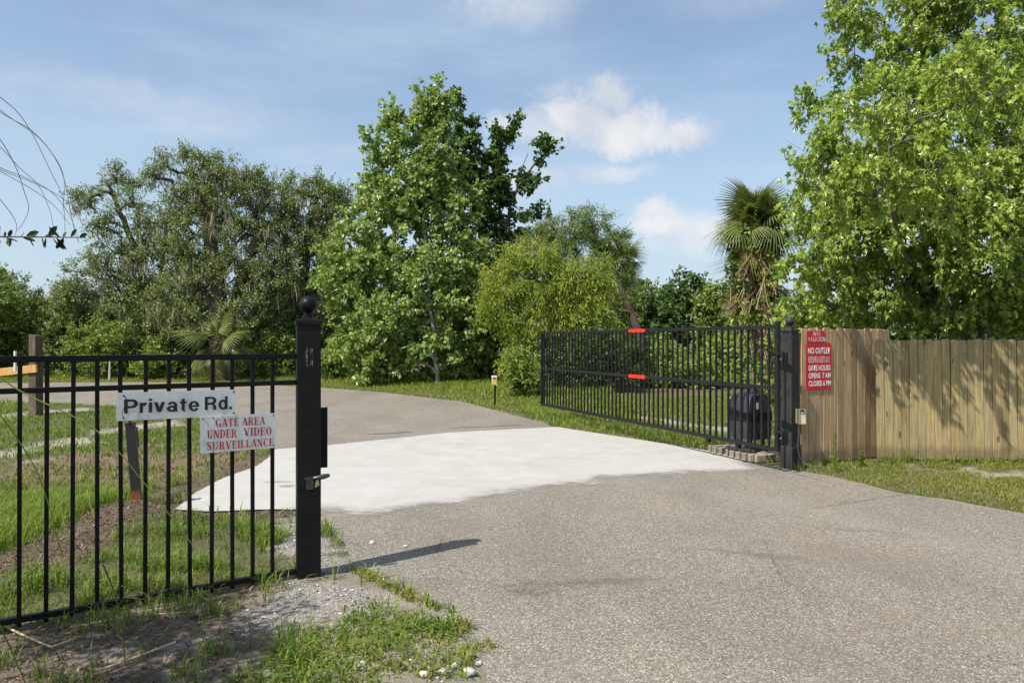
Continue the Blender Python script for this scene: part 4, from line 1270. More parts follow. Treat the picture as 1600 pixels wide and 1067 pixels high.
def wood(name, cols, green, gamt):
    n = NT(name)
    co = n.co()
    rnd = n.objrand()
    sh = n.N('ShaderNodeVectorMath'); sh.operation = 'ADD'
    cm = n.N('ShaderNodeCombineXYZ'); n.L(n.math('MULTIPLY', rnd, 37.0), cm.inputs[2]); n.L(n.math('MULTIPLY', rnd, 11.0), cm.inputs[0])
    n.L(co, sh.inputs[0]); n.L(cm.outputs[0], sh.inputs[1])
    v = sh.outputs[0]
    g1 = n.noise(n.mapping(v, (1, 1, 0.045)), 75, 6, 0.6, dist=0.35)
    g2 = n.noise(n.mapping(v, (1, 1, 0.12)), 18, 5, 0.6)
    c = n.ramp(g1, [(0.28, cols[0]), (0.5, cols[1]), (0.75, cols[2])])
    c = n.mix(n.rng(g2, 0.45, 0.7, 0, 0.5), c, cols[0])
    tint = n.ramp(rnd, [(0.0, (0.72, 0.70, 0.66)), (0.5, (1, 1, 1)), (1.0, (1.2, 1.12, 1.0))])
    c = n.mix(1.0, c, tint, 'MULTIPLY')
    alg = n.noise(n.mapping(v, (1, 1, 0.3)), 3.0, 5, 0.65)
    c = n.mix(n.rng(alg, 0.38, 0.7, 0, gamt), c, green)
    streak = n.noise(n.mapping(v, (1, 1, 0.02)), 26, 4, 0.7)
    c = n.mix(n.rng(streak, 0.5, 0.72, 0, 0.5), c, tuple(x * 0.55 for x in cols[1]))
    grey = n.noise(v, 1.7, 5, 0.65)
    c = n.mix(n.rng(grey, 0.46, 0.7, 0, 0.25), c, (0.36, 0.31, 0.22))
    # knots with rings
    kv = n.mapping(v, (1, 1, 0.42))
    kd = n.voro(kv, 5.2, 'Distance'); kc = n.voro(kv, 5.2, 'Color')
    ks = n.math('MULTIPLY', n.rng(kc, 0.46, 0.5), n.rng(n.math('ADD', kd, n.math('MULTIPLY', g2, 0.08)), 0.20, 0.10))
    ring = n.rng(n.math('ABSOLUTE', n.math('SUBTRACT', kd, 0.24)), 0.05, 0.0)
    c = n.mix(n.math('MULTIPLY', n.math('MULTIPLY', ring, n.rng(kc, 0.46, 0.5)), 0.35), c, cols[0])
    c = n.mix(n.math('MULTIPLY', ks, 0.75), c, (0.075, 0.045, 0.025))
    # rain splash stain along the foot, uneven upper edge
    sp = n.N('ShaderNodeSeparateXYZ'); n.L(co, sp.inputs[0])
    foot = n.rng(n.math('ADD', sp.outputs['Z'], n.math('MULTIPLY', n.noise(v, 9, 4), 0.16)), 0.30, 0.18, 0, 0.5)
    c = n.mix(foot, c, (0.10, 0.085, 0.06))
    n.set(Base_Color=c, Roughness=0.85)
    n.p.inputs['Specular IOR Level'].default_value = 0.2
    n.bump(g1, 0.35, 0.004)
    return n.m


WOOD_B = wood('brown_weathered_wood', [(0.25, 0.155, 0.08), (0.46, 0.315, 0.18), (0.60, 0.45, 0.285)], (0.3, 0.23, 0.13), 0.2)
WOOD_G = wood('mossy_weathered_wood', [(0.20, 0.15, 0.07), (0.37, 0.29, 0.145), (0.50, 0.41, 0.225)], (0.27, 0.235, 0.10), 0.35)
WOOD_DK = wood('wet_brown_post', [(0.06, 0.04, 0.03), (0.14, 0.10, 0.08), (0.22, 0.17, 0.135)], (0.16, 0.13, 0.1), 0.2)


def board_mesh(w, h, t=0.018, ear=0.022):
    """dog eared board standing on z=0"""
    x = w / 2
    poly = [(-x, 0), (x, 0), (x, h - ear), (x - ear * 0.35, h - ear * 0.3), (x - ear, h), (-x + ear, h), (-x + ear * 0.35, h - ear * 0.3), (-x, h - ear)]
    return MB().prism(poly, -t / 2, t / 2)


f1 = thing('board_fence', 'brown board fence panel behind the right gate post, carrying the red signs', 'fence', (3.80, 9.68, 0), R(28))
bw = 0.139
bo = None
for i in range(13):
    rr = random.Random(i + 50)
    loc = (0.07 + i * bw, rr.uniform(-0.003, 0.003), 0.025 + rr.uniform(-0.012, 0.012))
    rot = (rr.uniform(-.004, .004), rr.uniform(-.005, .005), rr.uniform(-.03, .03))
    if bo is None: bo = board_mesh(bw - 0.007, 1.80).obj('board', WOOD_B, f1, 0.003, loc, rot)
    else: copy_part(bo, f1, loc, rot)
for zc in (0.35, 0.95, 1.55): MB().box((0.92, 0.032, zc), (1.8, 0.04, 0.085)).obj('rail', WOOD_B, f1, 0.003)
MB().box((0.045, 0.058, 0.9), (0.09, 0.09, 1.84)).obj('post', WOOD_B, f1, 0.004)
MB().box((1.75, 0.098, 0.9), (0.09, 0.09, 1.84)).obj('post', WOOD_B, f1, 0.004)

f2 = thing('board_fence', 'mossy tan board fence dappled with leaf shadow at the right edge', 'fence', (4.955, 9.98, 0), R(-1.2))
bw2 = 0.1105
bo = None
for i in range(32):
    rr = random.Random(i + 150)
    loc = (0.05 + i * bw2, rr.uniform(-0.004, 0.004), 0.055 + rr.uniform(-0.012, 0.008))
    rot = (rr.uniform(-.004, .004), rr.uniform(-.006, .006) - 0.012, rr.uniform(-.025, .025))
    if bo is None: bo = board_mesh(bw2 - 0.006, 1.62).obj('board', WOOD_G, f2, 0.003, loc, rot)
    else: copy_part(bo, f2, loc, rot)
for zc in (0.30, 0.85, 1.40): MB().box((1.8, 0.034, zc), (3.5, 0.04, 0.085)).obj('rail', WOOD_G, f2, 0.003)
for xx in (0.25, 2.6): MB().box((xx, 0.100, 0.82), (0.09, 0.09, 1.62)).obj('post', WOOD_G, f2, 0.004)
MB().box((0.0, -0.014, 1.02), (0.03, 0.012, 0.05)).obj('metal_clip', STEEL, f2, 0.002)

# ---------------------------------------------------------------- red signs on the brown panel
fa1 = R(28)
nrm = Vector((math.sin(fa1), -math.cos(fa1), 0))
rb = Vector((3.80, 9.68, 0)) + nrm * 0.014
def sx(v): return 0.075 + (v - 0.105) * 0.78


r1 = thing('hours_sign', 'large red sign reading NO OUTLET and gate hours in white letters', 'sign', rb, fa1)
MB().prism(round_rect(sx(0.105), sx(0.735), 1.005, 1.628, 0.012), -0.001, -0.005).obj('plate', RSIGN, r1)
for txx, a, b_, z0, z1, bd, mt in (('NO OUTLET', 0.15, 0.70, 1.488, 1.570, 0.033, WHITEINK), ('RESIDENTS & GUESTS ONLY', 0.16, 0.70, 1.368, 1.452, 0.02, PINKINK), ('GATE HOURS', 0.16, 0.705, 1.262, 1.335, 0.033, WHITEINK),
                                   ('OPENS', 0.165, 0.455, 1.160, 1.234, 0.033, WHITEINK), ('7 AM', 0.505, 0.715, 1.160, 1.234, 0.033, WHITEINK), ('CLOSES 6 PM', 0.165, 0.718, 1.058, 1.132, 0.033, WHITEINK)):
    link('lettering', fit_mesh(text_mesh(txx, bd), sx(a), sx(b_), z0, z1, -0.0056), mt, r1)
r2 = thing('soliciting_sign', 'small red sign reading NO SOLICITING above the larger red sign', 'sign', rb, fa1)
MB().prism(round_rect(sx(0.125), sx(0.585), 1.637, 1.79, 0.02), -0.001, -0.005).obj('plate', RSIGN, r2)
link('lettering', fit_mesh(serif_mesh('NO', 0.9), sx(0.27), sx(0.44), 1.725, 1.778, -0.0056), WHITEINK, r2)
link('lettering', fit_mesh(serif_mesh('SOLICITING', 0.9), sx(0.15), sx(0.56), 1.652, 1.708, -0.0056), WHITEINK, r2)
for xx in (0.15, 0.56): bolt(r2, sx(xx), -0.005, 1.772, 0.005, STEEL)
for xx, zz in ((0.13, 1.61), (0.71, 1.61), (0.13, 1.02), (0.71, 1.02)): bolt(r1, sx(xx), -0.005, zz, 0.005, STEEL)

# ---------------------------------------------------------------- photo eye boxes and their cable
pe = thing('photo_eye', 'beige sensor box fixed to the end of the brown board fence by the gate post', 'sensor', (3.765, 9.60, 0), R(8))
b = MB().prism(round_rect(-0.05, 0.05, 0.575, 0.775, 0.008), -0.05, 0.035)
pb = b.obj('housing', BEIGE, pe, 0.006)
MB().box((-0.006, -0.052, 0.738), (0.052, 0.006, 0.05)).obj('lens', LENS, pb, 0.002)
MB().box((-0.006, -0.0556, 0.728), (0.042, 0.004, 0.010)).obj('number_tag', WHITEP, pb)
cb = MB().tube([(-0.03, 0.0, 0.58), (-0.028, 0.0, 0.45), (-0.05, -0.01, 0.30), (-0.03, -0.01, 0.16), (0.04, -0.02, 0.06), (0.16, -0.03, 0.02), (0.32, 0.02, 0.018)], 0.011, 8)
cb.obj('cable', CABLE, pe)
MB().tube([(-0.02, 0.02, 0.0), (-0.02, 0.02, 0.14)], 0.012, 8).obj('ground_stub', plain('rust', (0.25, 0.12, 0.06), 0.8, 0, 0.3), pe)
sb = thing('sensor_box', 'small grey box with a red and white tag behind the right gate post', 'sensor', (3.79, 9.745, 0), R(20))
kb = MB().box((-0.02, 0, 1.24), (0.09, 0.07, 0.12)).obj('housing', GREYBOX, sb, 0.005)
MB().box((0.045, -0.012, 1.262), (0.05, 0.02, 0.045)).obj('red_tag', REDTAPE, kb)
MB().box((0.045, -0.012, 1.205), (0.05, 0.02, 0.035)).obj('white_tag', WHITEP, kb)
MB().tube([(-0.02, 0, 1.18), (-0.022, 0.0, 0.98), (-0.018, -0.01, 0.79)], 0.012, 8).obj('cable', CABLE, sb)

ps = thing('photo_eye_post', 'yellow and white sensor on a thin black stake in the far verge', 'sensor', (-0.46, 18.7, 0), R(10))
MB().box((0.03, 0, 0.42), (0.05, 0.05, 0.9)).obj('stake', BLACK_G, ps, 0.004)
hb = MB().prism(round_rect(-0.062, 0.062, 0.55, 0.775, 0.02), -0.09, -0.03).obj('housing', plain('amber_plastic', (0.72, 0.47, 0.12), 0.5, 0, 0.1), ps, 0.006)
MB().prism(round_rect(-0.066, 0.066, 0.735, 0.785, 0.015), -0.094, -0.026).obj('white_cap', WHITEP, ps, 0.004)
MB().lathe([(0, 0.006), (0.026, 0.006), (0.026, 0)], (0, 0, 0), 12).obj('lens', LENS, hb, 0, (-0.005, -0.094, 0.725), (R(90), 0, 0))

# ---------------------------------------------------------------- rusty stake and rail fence on the left
RUSTY = NT('stake_paint')
sp = RUSTY.N('ShaderNodeSeparateXYZ'); RUSTY.L(RUSTY.co(), sp.inputs[0])
rz = RUSTY.math('ADD', sp.outputs['Z'], RUSTY.math('MULTIPLY', RUSTY.noise(RUSTY.co(), 18, 4), 0.16))
RUSTY.set(Base_Color=RUSTY.mix(RUSTY.rng(rz, 0.30, 0.20), (0.014, 0.014, 0.015), (0.20, 0.065, 0.025)), Roughness=0.6)
sk = thing('metal_stake', 'black metal stake with rusty foot and a bit of wire, behind the picket fence', 'stake', (-3.72, 7.30, 0.0), R(15))
b = MB().box((0, 0, 0.42), (0.085, 0.02, 0.86)).box((-0.034, 0.03, 0.42), (0.018, 0.06, 0.86)).box((0.034, 0.03, 0.42), (0.018, 0.06, 0.86))
b.obj('channel', RUSTY.m, sk, 0.003)
MB().tube([(0.02, -0.014, 0.83), (0.055, -0.02, 0.815), (0.062, -0.02, 0.76), (0.058, -0.018, 0.60)], 0.005, 6).box((0.054, -0.004, 0.70), (0.03, 0.02, 0.2)).obj('wire', DARKSTEEL, sk)
MB().lathe([(0.0, 0.88), (0.018, 0.875), (0.024, 0.85)], (0, 0, 0), 8).obj('top_bolt', DARKSTEEL, sk)
sk.rotation_euler = (0, R(-4.5), R(15))

WOOD_T = wood('fresh_tan_lumber', [(0.30, 0.18, 0.06), (0.46, 0.29, 0.11), (0.56, 0.37, 0.16)], (0.4, 0.27, 0.1), 0.2)
rf = thing('rail_fence', 'brown wooden post with a tan rail at the left edge, beyond the picket fence', 'fence', (-10.55, 16.3, 0), R(-20))
MB().prism([(-0.11, 0), (0.13, 0), (0.10, 1.78), (-0.10, 1.80)], -0.09, 0.09).obj('post', WOOD_DK, rf, 0.01)
MB().bar((0.19, -0.115, 1.06), (-2.6, -0.145, 0.82), 0.045, 0.17).obj('rail', WOOD_T, rf, 0.004)
MB().tube([(-0.36, -0.20, 1.0), (-0.36, -0.20, 1.44)], 0.03, 10).obj('white_insulator', WHITEP, rf)

ws = thing('marker_stake', 'thin pale stake standing in the grass beyond the far road edge', 'stake', (-16.9, 30.9, 0))
MB().tube([(0, 0, 0), (0.02, 0, 0.85)], [0.05, 0.035], 8).obj('stake', plain('pale_wood', (0.5, 0.47, 0.42), 0.8), ws)

# ---------------------------------------------------------------- dry stems lying on the ground
for i, (pts, r_, lb) in enumerate([
    ([(152, 1054), (205, 1036), (274, 1012)], 0.006, 'pale dry cane lying on the soil at the bottom left, below the fence'),
    ([(6, 978), (40, 995), (80, 1012)], 0.006, 'bent dry cane below the left end of the bottom rail'),
    ([(80, 1012), (110, 1002)], 0.004, 'short dry stem at the end of the bent cane'),
    ([(205, 960), (250, 955), (290, 953)], 0.003, 'thin dry grass stem below the middle of the bottom rail'),
    ([(110, 980), (200, 965), (300, 960)], 0.003, 'long thin straw lying along the bottom rail of the fence')]):
    P = []
    for px, py in pts:
        d = EYE * F / (py - 533.5)
        p = at(px, py, d)
        P.append((p.x, p.y, float(ground_h(np.array([p.x]), np.array([p.y]))[0]) + 0.02))
    o = MB().tube(P, r_, 6).obj('dry_stem', plain('dry_cane', (0.5, 0.40, 0.24), 0.7, 0, 0.2) if i == 0 else bpy.data.materials['dry_cane'])
    setp(o, lb, 'dry stem', 'dry stems on the ground')
# ================================================================ trees and shrubs
TEMPL = {
    'diamond': (np.array([(0, 0, 0), (0.45, 0.27, 0.06), (1, 0, -0.05), (0.45, -0.27, 0.06)]), np.array([(0, 1, 2), (0, 2, 3)])),
    'oval': (np.array([(0, 0, 0), (0.22, 0.13, 0.02), (0.5, 0.21, 0.03), (0.8, 0.16, 0.0), (1, 0, -0.05), (0.8, -0.16, 0.0), (0.5, -0.21, 0.03), (0.22, -0.13, 0.02)]), np.array([(0, 1, 2), (0, 2, 3), (0, 3, 4), (0, 4, 5), (0, 5, 6), (0, 6, 7)])),
    'narrow': (np.array([(0, 0, 0), (0.45, 0.13, 0.04), (1, 0, -0.12), (0.45, -0.13, 0.04)]), np.array([(0, 1, 2), (0, 2, 3)])),
    'broad': (np.array([(0, 0, 0), (0.22, 0.40, 0.05), (0.6, 0.30, 0.03), (1, 0, -0.10), (0.6, -0.30, 0.03), (0.22, -0.40, 0.05)]), np.array([(0, 1, 2), (0, 2, 3), (0, 3, 4), (0, 4, 5)])),
    'maple': (np.array([(0, 0, 0), (-0.06, 0.24, 0.0), (0.22, 0.17, 0.03), (0.40, 0.43, -0.05), (0.52, 0.13, 0.03), (1, 0, -0.14), (0.52, -0.13, 0.03), (0.40, -0.43, -0.05), (0.22, -0.17, 0.03), (-0.06, -0.24, 0.0)]),
              np.array([(0, 1, 2), (0, 2, 3), (0, 3, 4), (0, 4, 5), (0, 5, 6), (0, 6, 7), (0, 7, 8), (0, 8, 9)])),
}


def unit(v): return v / (np.linalg.norm(v, axis=-1, keepdims=True) + 1e-9)


def leaves_np(P, axis, nrm, size, templ):
    T, Fc = TEMPL[templ]
    x = unit(axis); z = unit(nrm - x * (nrm * x).sum(-1, keepdims=True)); y = np.cross(z, x)
    V = P[:, None, :] + (x[:, None] * T[None, :, :1] + y[:, None] * T[None, :, 1:2] + z[:, None] * T[None, :, 2:3]) * size[:, None, None]
    k = len(T)
    return V.reshape(-1, 3), (np.arange(len(P))[:, None, None] * k + Fc[None]).reshape(-1, 3)


def skeleton(trunks, tips, rs, r_tip, pw=0.46, bow=0.12):
    """joins every tip to the nearest branch below it; returns segment ends and radii"""
    nodes = []; par = []; cnt = []
    for tr in trunks:
        prev = -1
        for p in tr:
            nodes.append(np.array(p, float)); par.append(prev); prev = len(nodes) - 1
    ntr = len(nodes)
    N = np.zeros((ntr + len(tips) * 4, 3)); N[:ntr] = nodes; m = ntr
    d0 = np.min(np.linalg.norm(tips[:, None] - N[None, :ntr], axis=2), axis=1)
    tipnode = np.zeros(len(tips), int)
    base_z = min(t[0][2] for t in trunks)
    for i in np.argsort(d0):
        t = tips[i]
        dv = N[:m] - t
        d = np.linalg.norm(dv, axis=1)
        cost = d + 0.9 * np.maximum(0, dv[:, 2] + 0.35 * d) + (N[:m, 2] < base_z + 0.25 * (t[2] - base_z)) * d * 0.7
        j = int(np.argmin(cost))
        a = N[j]; L = d[j]
        c = (a + t) / 2 + np.array([0, 0, bow * L]) + rs.normal(0, 0.08 * L, 3)
        pi = j
        for s in (0.33, 0.66, 1.0):
            N[m] = a * (1 - s) ** 2 + c * 2 * s * (1 - s) + t * s * s
            par.append(pi); pi = m; m += 1
        tipnode[i] = m - 1
    par = np.array(par); N = N[:m]
    cnt = np.zeros(m); cnt[tipnode] = 1
    for k in range(m - 1, -1, -1):
        if par[k] >= 0: cnt[par[k]] += cnt[k]
    rad = r_tip * np.maximum(cnt, 1) ** pw
    return N, par, rad, tipnode, ntr


def branch_mesh(N, par, rad, sides=5):
    k = np.where(par >= 0)[0]
    a, b = N[par[k]], N[k]
    ra, rb = np.minimum(rad[par[k]], rad[k] * 1.6), rad[k]
    d = unit(b - a)
    ref = np.where(np.abs(d[:, 2:3]) < 0.9, np.array([[0, 0, 1.0]]), np.array([[1.0, 0, 0]]))
    x = unit(np.cross(d, ref)); y = np.cross(x, d)
    an = np.arange(sides) * 2 * np.pi / sides
    ring = x[:, None] * np.cos(an)[None, :, None] + y[:, None] * np.sin(an)[None, :, None]
    V = np.concatenate([a[:, None] - d[:, None] * ra[:, None, None] * 0.3 + ring * ra[:, None, None], b[:, None] + ring * rb[:, None, None]], 1)
    f = np.array([(i, (i + 1) % sides, (i + 1) % sides + sides, i + sides) for i in range(sides)])
    return V.reshape(-1, 3), (np.arange(len(k))[:, None, None] * 2 * sides + f[None]).reshape(-1, 4)


def sample_lobes(lobes, n, rs, shell=0.5):
    """lobes: (centre, radii, weight)"""
    w = np.array([l[2] for l in lobes], float); w /= w.sum()
    k = rs.choice(len(lobes), n, p=w)
    C = np.array([tuple(l[0]) for l in lobes]); Rr = np.array([tuple(l[1]) for l in lobes])
    d = unit(rs.normal(size=(n, 3)))
    r = rs.rand(n, 1) ** shell
    return C[k] + d * r * Rr[k], d


def px_lobes(depth, lst, squash=1.0):
    """lobes measured in photo pixels at one distance: (px, py, rx, ry[, weight[, depth shift]])"""
    s = depth / F
    out = []
    for l in lst:
        px, py, rx, ry = l[:4]
        dz = l[5] if len(l) > 5 else 0.0
        c = at(px, py, depth + dz)
        w = l[4] if len(l) > 4 else 1.0
        out.append(((c.x, c.y, c.z), (rx * s, (rx + ry) / 2 * s * squash, ry * s), w * rx * ry))
    return out


def foliage(tips, out_dir, n_leaf, size, spread, rs, templ, droop=0.0, up=0.7, twigs=4, flat=0.6):
    """leaf sprays: a few twigs at each tip with leaves set along them"""
    n = len(tips)
    tw = np.repeat(np.arange(n), twigs)
    td = unit(out_dir[tw] * 0.7 + rs.normal(0, 0.75, (len(tw), 3)) + np.array([0, 0, 0.25 - droop]))
    tl = spread * rs.uniform(0.5, 1.25, len(tw))
    per = max(1, int(round(n_leaf / twigs)))
    lf = np.repeat(np.arange(len(tw)), per)
    t = rs.uniform(0.1, 1.0, len(lf))
    sag = np.zeros((len(lf), 3)); sag[:, 2] = -droop * (t * tl[lf]) ** 1.5 * 1.2
    P = tips[tw[lf]] + td[lf] * (t * tl[lf])[:, None] + sag + rs.normal(0, spread * 0.12, (len(lf), 3))
    ax = unit(td[lf] * 0.6 + rs.normal(0, 0.7, (len(lf), 3)) + np.array([0, 0, -0.25 - droop]))
    nm = unit(np.array([0, 0, up]) + rs.normal(0, flat, (len(lf), 3)) + np.array([-0.25, -0.25, 0]))
    return leaves_np(P, ax, nm, size * rs.uniform(0.6, 1.25, len(lf)), templ), (tips[tw], tips[tw] + td * tl[:, None])


def tree(name, label, cat, trunks, lobes, n_tips, n_leaf, leaf, spread, lmat, bmat, seed, templ='diamond', group=None, shell=0.5, droop=0.0, up=0.7,
         r_tip=0.012, pw=0.46, twigs=4, bow=0.12, moss=0, flat=0.6, base_r=None):
    rs = np.random.RandomState(seed)
    base = Vector(trunks[0][0])
    root = thing(name, label, cat, base, 0, group)
    tips, od = sample_lobes(lobes, n_tips, rs, shell)
    tips[:, 2] = np.maximum(tips[:, 2], 0.12)
    dense = []
    for tr in trunks:                      # resample trunks with a little wander
        q = []
        for a, b in zip(tr[:-1], tr[1:]):
            for s in np.linspace(0, 1, 6)[:-1]:
                q.append(np.array(a) * (1 - s) + np.array(b) * s + (rs.normal(0, 0.03, 3) if (q) else 0))
        q.append(np.array(tr[-1]))
        dense.append(q)
    N, par, rad, tn, ntr = skeleton(dense, tips, rs, r_tip, pw, bow)
    if base_r:
        k = base_r / rad[0]
        rad = np.where(rad > 0.03, rad * min(k, 2.5), rad)
    off = np.array(base)
    V, Fq = branch_mesh(N - off, par, rad, 6)
    (LV, LF), (ta, tb) = foliage(tips, od, n_leaf, leaf, spread, rs, templ, droop, up, twigs, flat)
    # twigs carrying the leaves
    k = rs.choice(len(ta), min(len(ta), 2500), replace=False)
    tN = np.concatenate([ta[k], tb[k]]) - off
    tp = np.concatenate([np.full(len(k), -1), np.arange(len(k))])
    TV, TF = branch_mesh(tN, tp, np.concatenate([np.full(len(k), r_tip * 0.6), np.full(len(k), r_tip * 0.3)]), 3)
    np_mesh('trunk', np.concatenate([V, ]), Fq, bmat, root, True)
    np_mesh('twigs', TV, TF, bmat, root, True)['kind'] = 'stuff'
    np_mesh('crown', LV - off, LF, lmat, root)
    if moss:
        kk = rs.choice(len(tips), moss)
        mp = []; mf = []
        P = tips[kk] + rs.normal(0, 0.25, (moss, 3))
        c = 0
        for p in P:
            L = rs.uniform(0.3, 1.1)
            for j in range(9):
                a = rs.uniform(0, 6.28); w = rs.uniform(0.012, 0.035)
                q = p + np.array([rs.normal(0, 0.12), rs.normal(0, 0.12), rs.normal(0, 0.08)])
                l2 = L * rs.uniform(0.4, 1.0)
                dx = np.array([math.cos(a), math.sin(a), 0]) * w
                s1 = np.array([rs.normal(0, 0.05), rs.normal(0, 0.05), -l2 * 0.5]); s2 = s1 + np.array([rs.normal(0, 0.06), rs.normal(0, 0.06), -l2 * 0.5])
                mp += [q - dx * 0.4, q + dx * 0.4, q + s1 + dx, q + s1 - dx, q + s2]
                mf += [(c, c + 1, c + 2), (c, c + 2, c + 3), (c + 3, c + 2, c + 4)]
                c += 5
        np_mesh('spanish_moss', np.array(mp) - off, np.array(mf), MOSS, root)['kind'] = 'stuff'
    return root


def shrub(label, px, py, depth, w, h, n_tips, n_leaf, leaf, lmat, seed, templ='diamond', group=None, spread=None, name='shrub', cat='shrub', y_top=None, droop=0.0):
    """px: centre, w and h: half width and full height in metres"""
    b = at(px, 533.5, depth); b.z = 0.0
    rs = random.Random(seed)
    lob = []
    for i in range(5):
        a = rs.uniform(0, 6.28); q = rs.uniform(0.1, 0.55) * w
        hh = h * rs.uniform(0.3, 0.72)
        lob.append(((b.x + math.cos(a) * q, b.y + math.sin(a) * q * 0.8, hh), (w * rs.uniform(0.4, 0.6), w * rs.uniform(0.4, 0.6), h * rs.uniform(0.24, 0.34)), 1.0))
    lob.append(((b.x, b.y, h * 0.25), (w * 0.8, w * 0.7, h * 0.26), 1.2))
    tr = [[(b.x + rs.uniform(-.1, .1), b.y, 0.0), (b.x + rs.uniform(-.3, .3) * w, b.y + rs.uniform(-.3, .3) * w, h * 0.55)] for _ in range(3)]
    tr[0][0] = (b.x, b.y, 0.0)
    return tree(name, label, cat, tr, lob, n_tips, n_leaf, leaf, spread or leaf * 3.2, lmat, BARK_D, seed, templ, group, 0.55, droop, r_tip=0.006)


L_POPLAR = leaf_mat('poplar_leaf', [(0.055, 0.105, 0.022), (0.095, 0.165, 0.035), (0.13, 0.205, 0.05), (0.17, 0.235, 0.075)], 0.33, 0.36, 0.45, (0.35, (0.10, 0.17, 0.04), 0.5), gain=(2.25, 1.88, 2.1))
L_DARK = leaf_mat('dark_glossy_leaf', [(0.022, 0.05, 0.012), (0.04, 0.08, 0.018), (0.065, 0.115, 0.028)], 0.30, 0.38, 0.3, gain=(1.9, 1.75, 1.6))
L_OAK = leaf_mat('oak_leaf', [(0.042, 0.06, 0.024), (0.068, 0.09, 0.036), (0.105, 0.13, 0.058), (0.14, 0.155, 0.08)], 0.25, 0.42, 0.4, (0.3, (0.06, 0.085, 0.03), 0.5), gain=(2.3, 2.3, 1.6))
L_WILLOW = leaf_mat('yellow_green_leaf', [(0.10, 0.12, 0.018), (0.165, 0.175, 0.026), (0.225, 0.22, 0.04), (0.27, 0.24, 0.06)], 0.42, 0.45, 0.3, (0.5, (0.10, 0.145, 0.022), 0.6), gain=(1.75, 2.0, 1.5))
L_MID = leaf_mat('mid_green_leaf', [(0.045, 0.085, 0.018), (0.075, 0.125, 0.026), (0.115, 0.17, 0.038)], 0.34, 0.42, 0.4, (0.5, (0.10, 0.145, 0.03), 0.5), gain=(2.1, 1.85, 1.8))
L_SHRUB = leaf_mat('shrub_leaf', [(0.05, 0.095, 0.016), (0.09, 0.15, 0.025), (0.14, 0.205, 0.04)], 0.36, 0.42, 0.4, (0.6, (0.06, 0.11, 0.02), 0.5), gain=(2.1, 1.8, 1.8))
L_MAPLE = leaf_mat('maple_leaf', [(0.035, 0.075, 0.013), (0.085, 0.16, 0.024), (0.125, 0.205, 0.034), (0.22, 0.29, 0.075)], 0.34, 0.33, 0.5, (0.45, (0.125, 0.19, 0.028), 0.5), gain=(2.3, 1.92, 1.75))
L_VINE = leaf_mat('vine_leaf', [(0.06, 0.12, 0.02), (0.11, 0.18, 0.03), (0.16, 0.23, 0.05)], 0.38, 0.42, 0.4, gain=(2.0, 1.7, 1.6))
MOSS = leaf_mat('spanish_moss', [(0.13, 0.125, 0.085), (0.20, 0.19, 0.135), (0.27, 0.255, 0.19)], 0.2, 0.8, 0.1, gain=(1.3, 1.3, 1.3))
BARK_D = bark_mat('dark_bark', (0.045, 0.036, 0.028), (0.13, 0.11, 0.09))
BARK_L = bark_mat('pale_bark', (0.14, 0.12, 0.095), (0.33, 0.30, 0.25))
BARK_M = bark_mat('maple_bark', (0.06, 0.052, 0.044), (0.17, 0.15, 0.125))
BARK_P = bark_mat('palm_bark', (0.07, 0.05, 0.035), (0.22, 0.17, 0.12), 9)


def tk(depth, *pts):
    """trunk path from photo pixels at one distance; first point drops to the ground"""
    out = []
    for i, p in enumerate(pts):
        q = at(p[0], p[1], depth + (p[2] if len(p) > 2 else 0))
        out.append((q.x, q.y, 0.0 if i == 0 else q.z))
    return out


# --- tall light poplar in the middle
D = 28.5
tree('poplar_tree', 'tall light green poplar in the middle with a pale slim trunk', 'tree', [tk(D, (685, 600, -1.5), (676, 500, -1.4), (664, 400, -.9), (660, 330), (668, 150)), tk(D, (684, 600), (640, 470, -.5), (600, 300, -.5))],
     px_lobes(D, [(678, 142, 14, 22, 1.1), (652, 152, 12, 20, 1.1), (668, 180, 26, 30), (625, 170, 12, 24, 1), (632, 215, 40, 36), (690, 165, 9, 18, 1), (684, 235, 40, 46), (578, 215, 12, 20, 1), (598, 250, 28, 34), (560, 275, 14, 18, 1), (700, 190, 10, 24, 1), (628, 300, 76, 58), (600, 370, 80, 62), (690, 320, 60, 60), (570, 440, 70, 58), (650, 450, 92, 70, 1.1, -.8), (720, 410, 52, 62),
                  (600, 520, 78, 54, 1, -1), (690, 530, 70, 60, .9, -.6), (745, 480, 36, 70, .7), (530, 400, 36, 44, .9), (525, 470, 34, 40, .9), (735, 560, 40, 36, .8), (575, 560, 50, 36, .8, -1.2)], 0.8), 800, 76, 0.155, 0.52, L_POPLAR, BARK_L, 3, 'broad', shell=0.48, droop=0.1, r_tip=0.010, pw=0.36, base_r=0.085, flat=0.8, up=0.5)
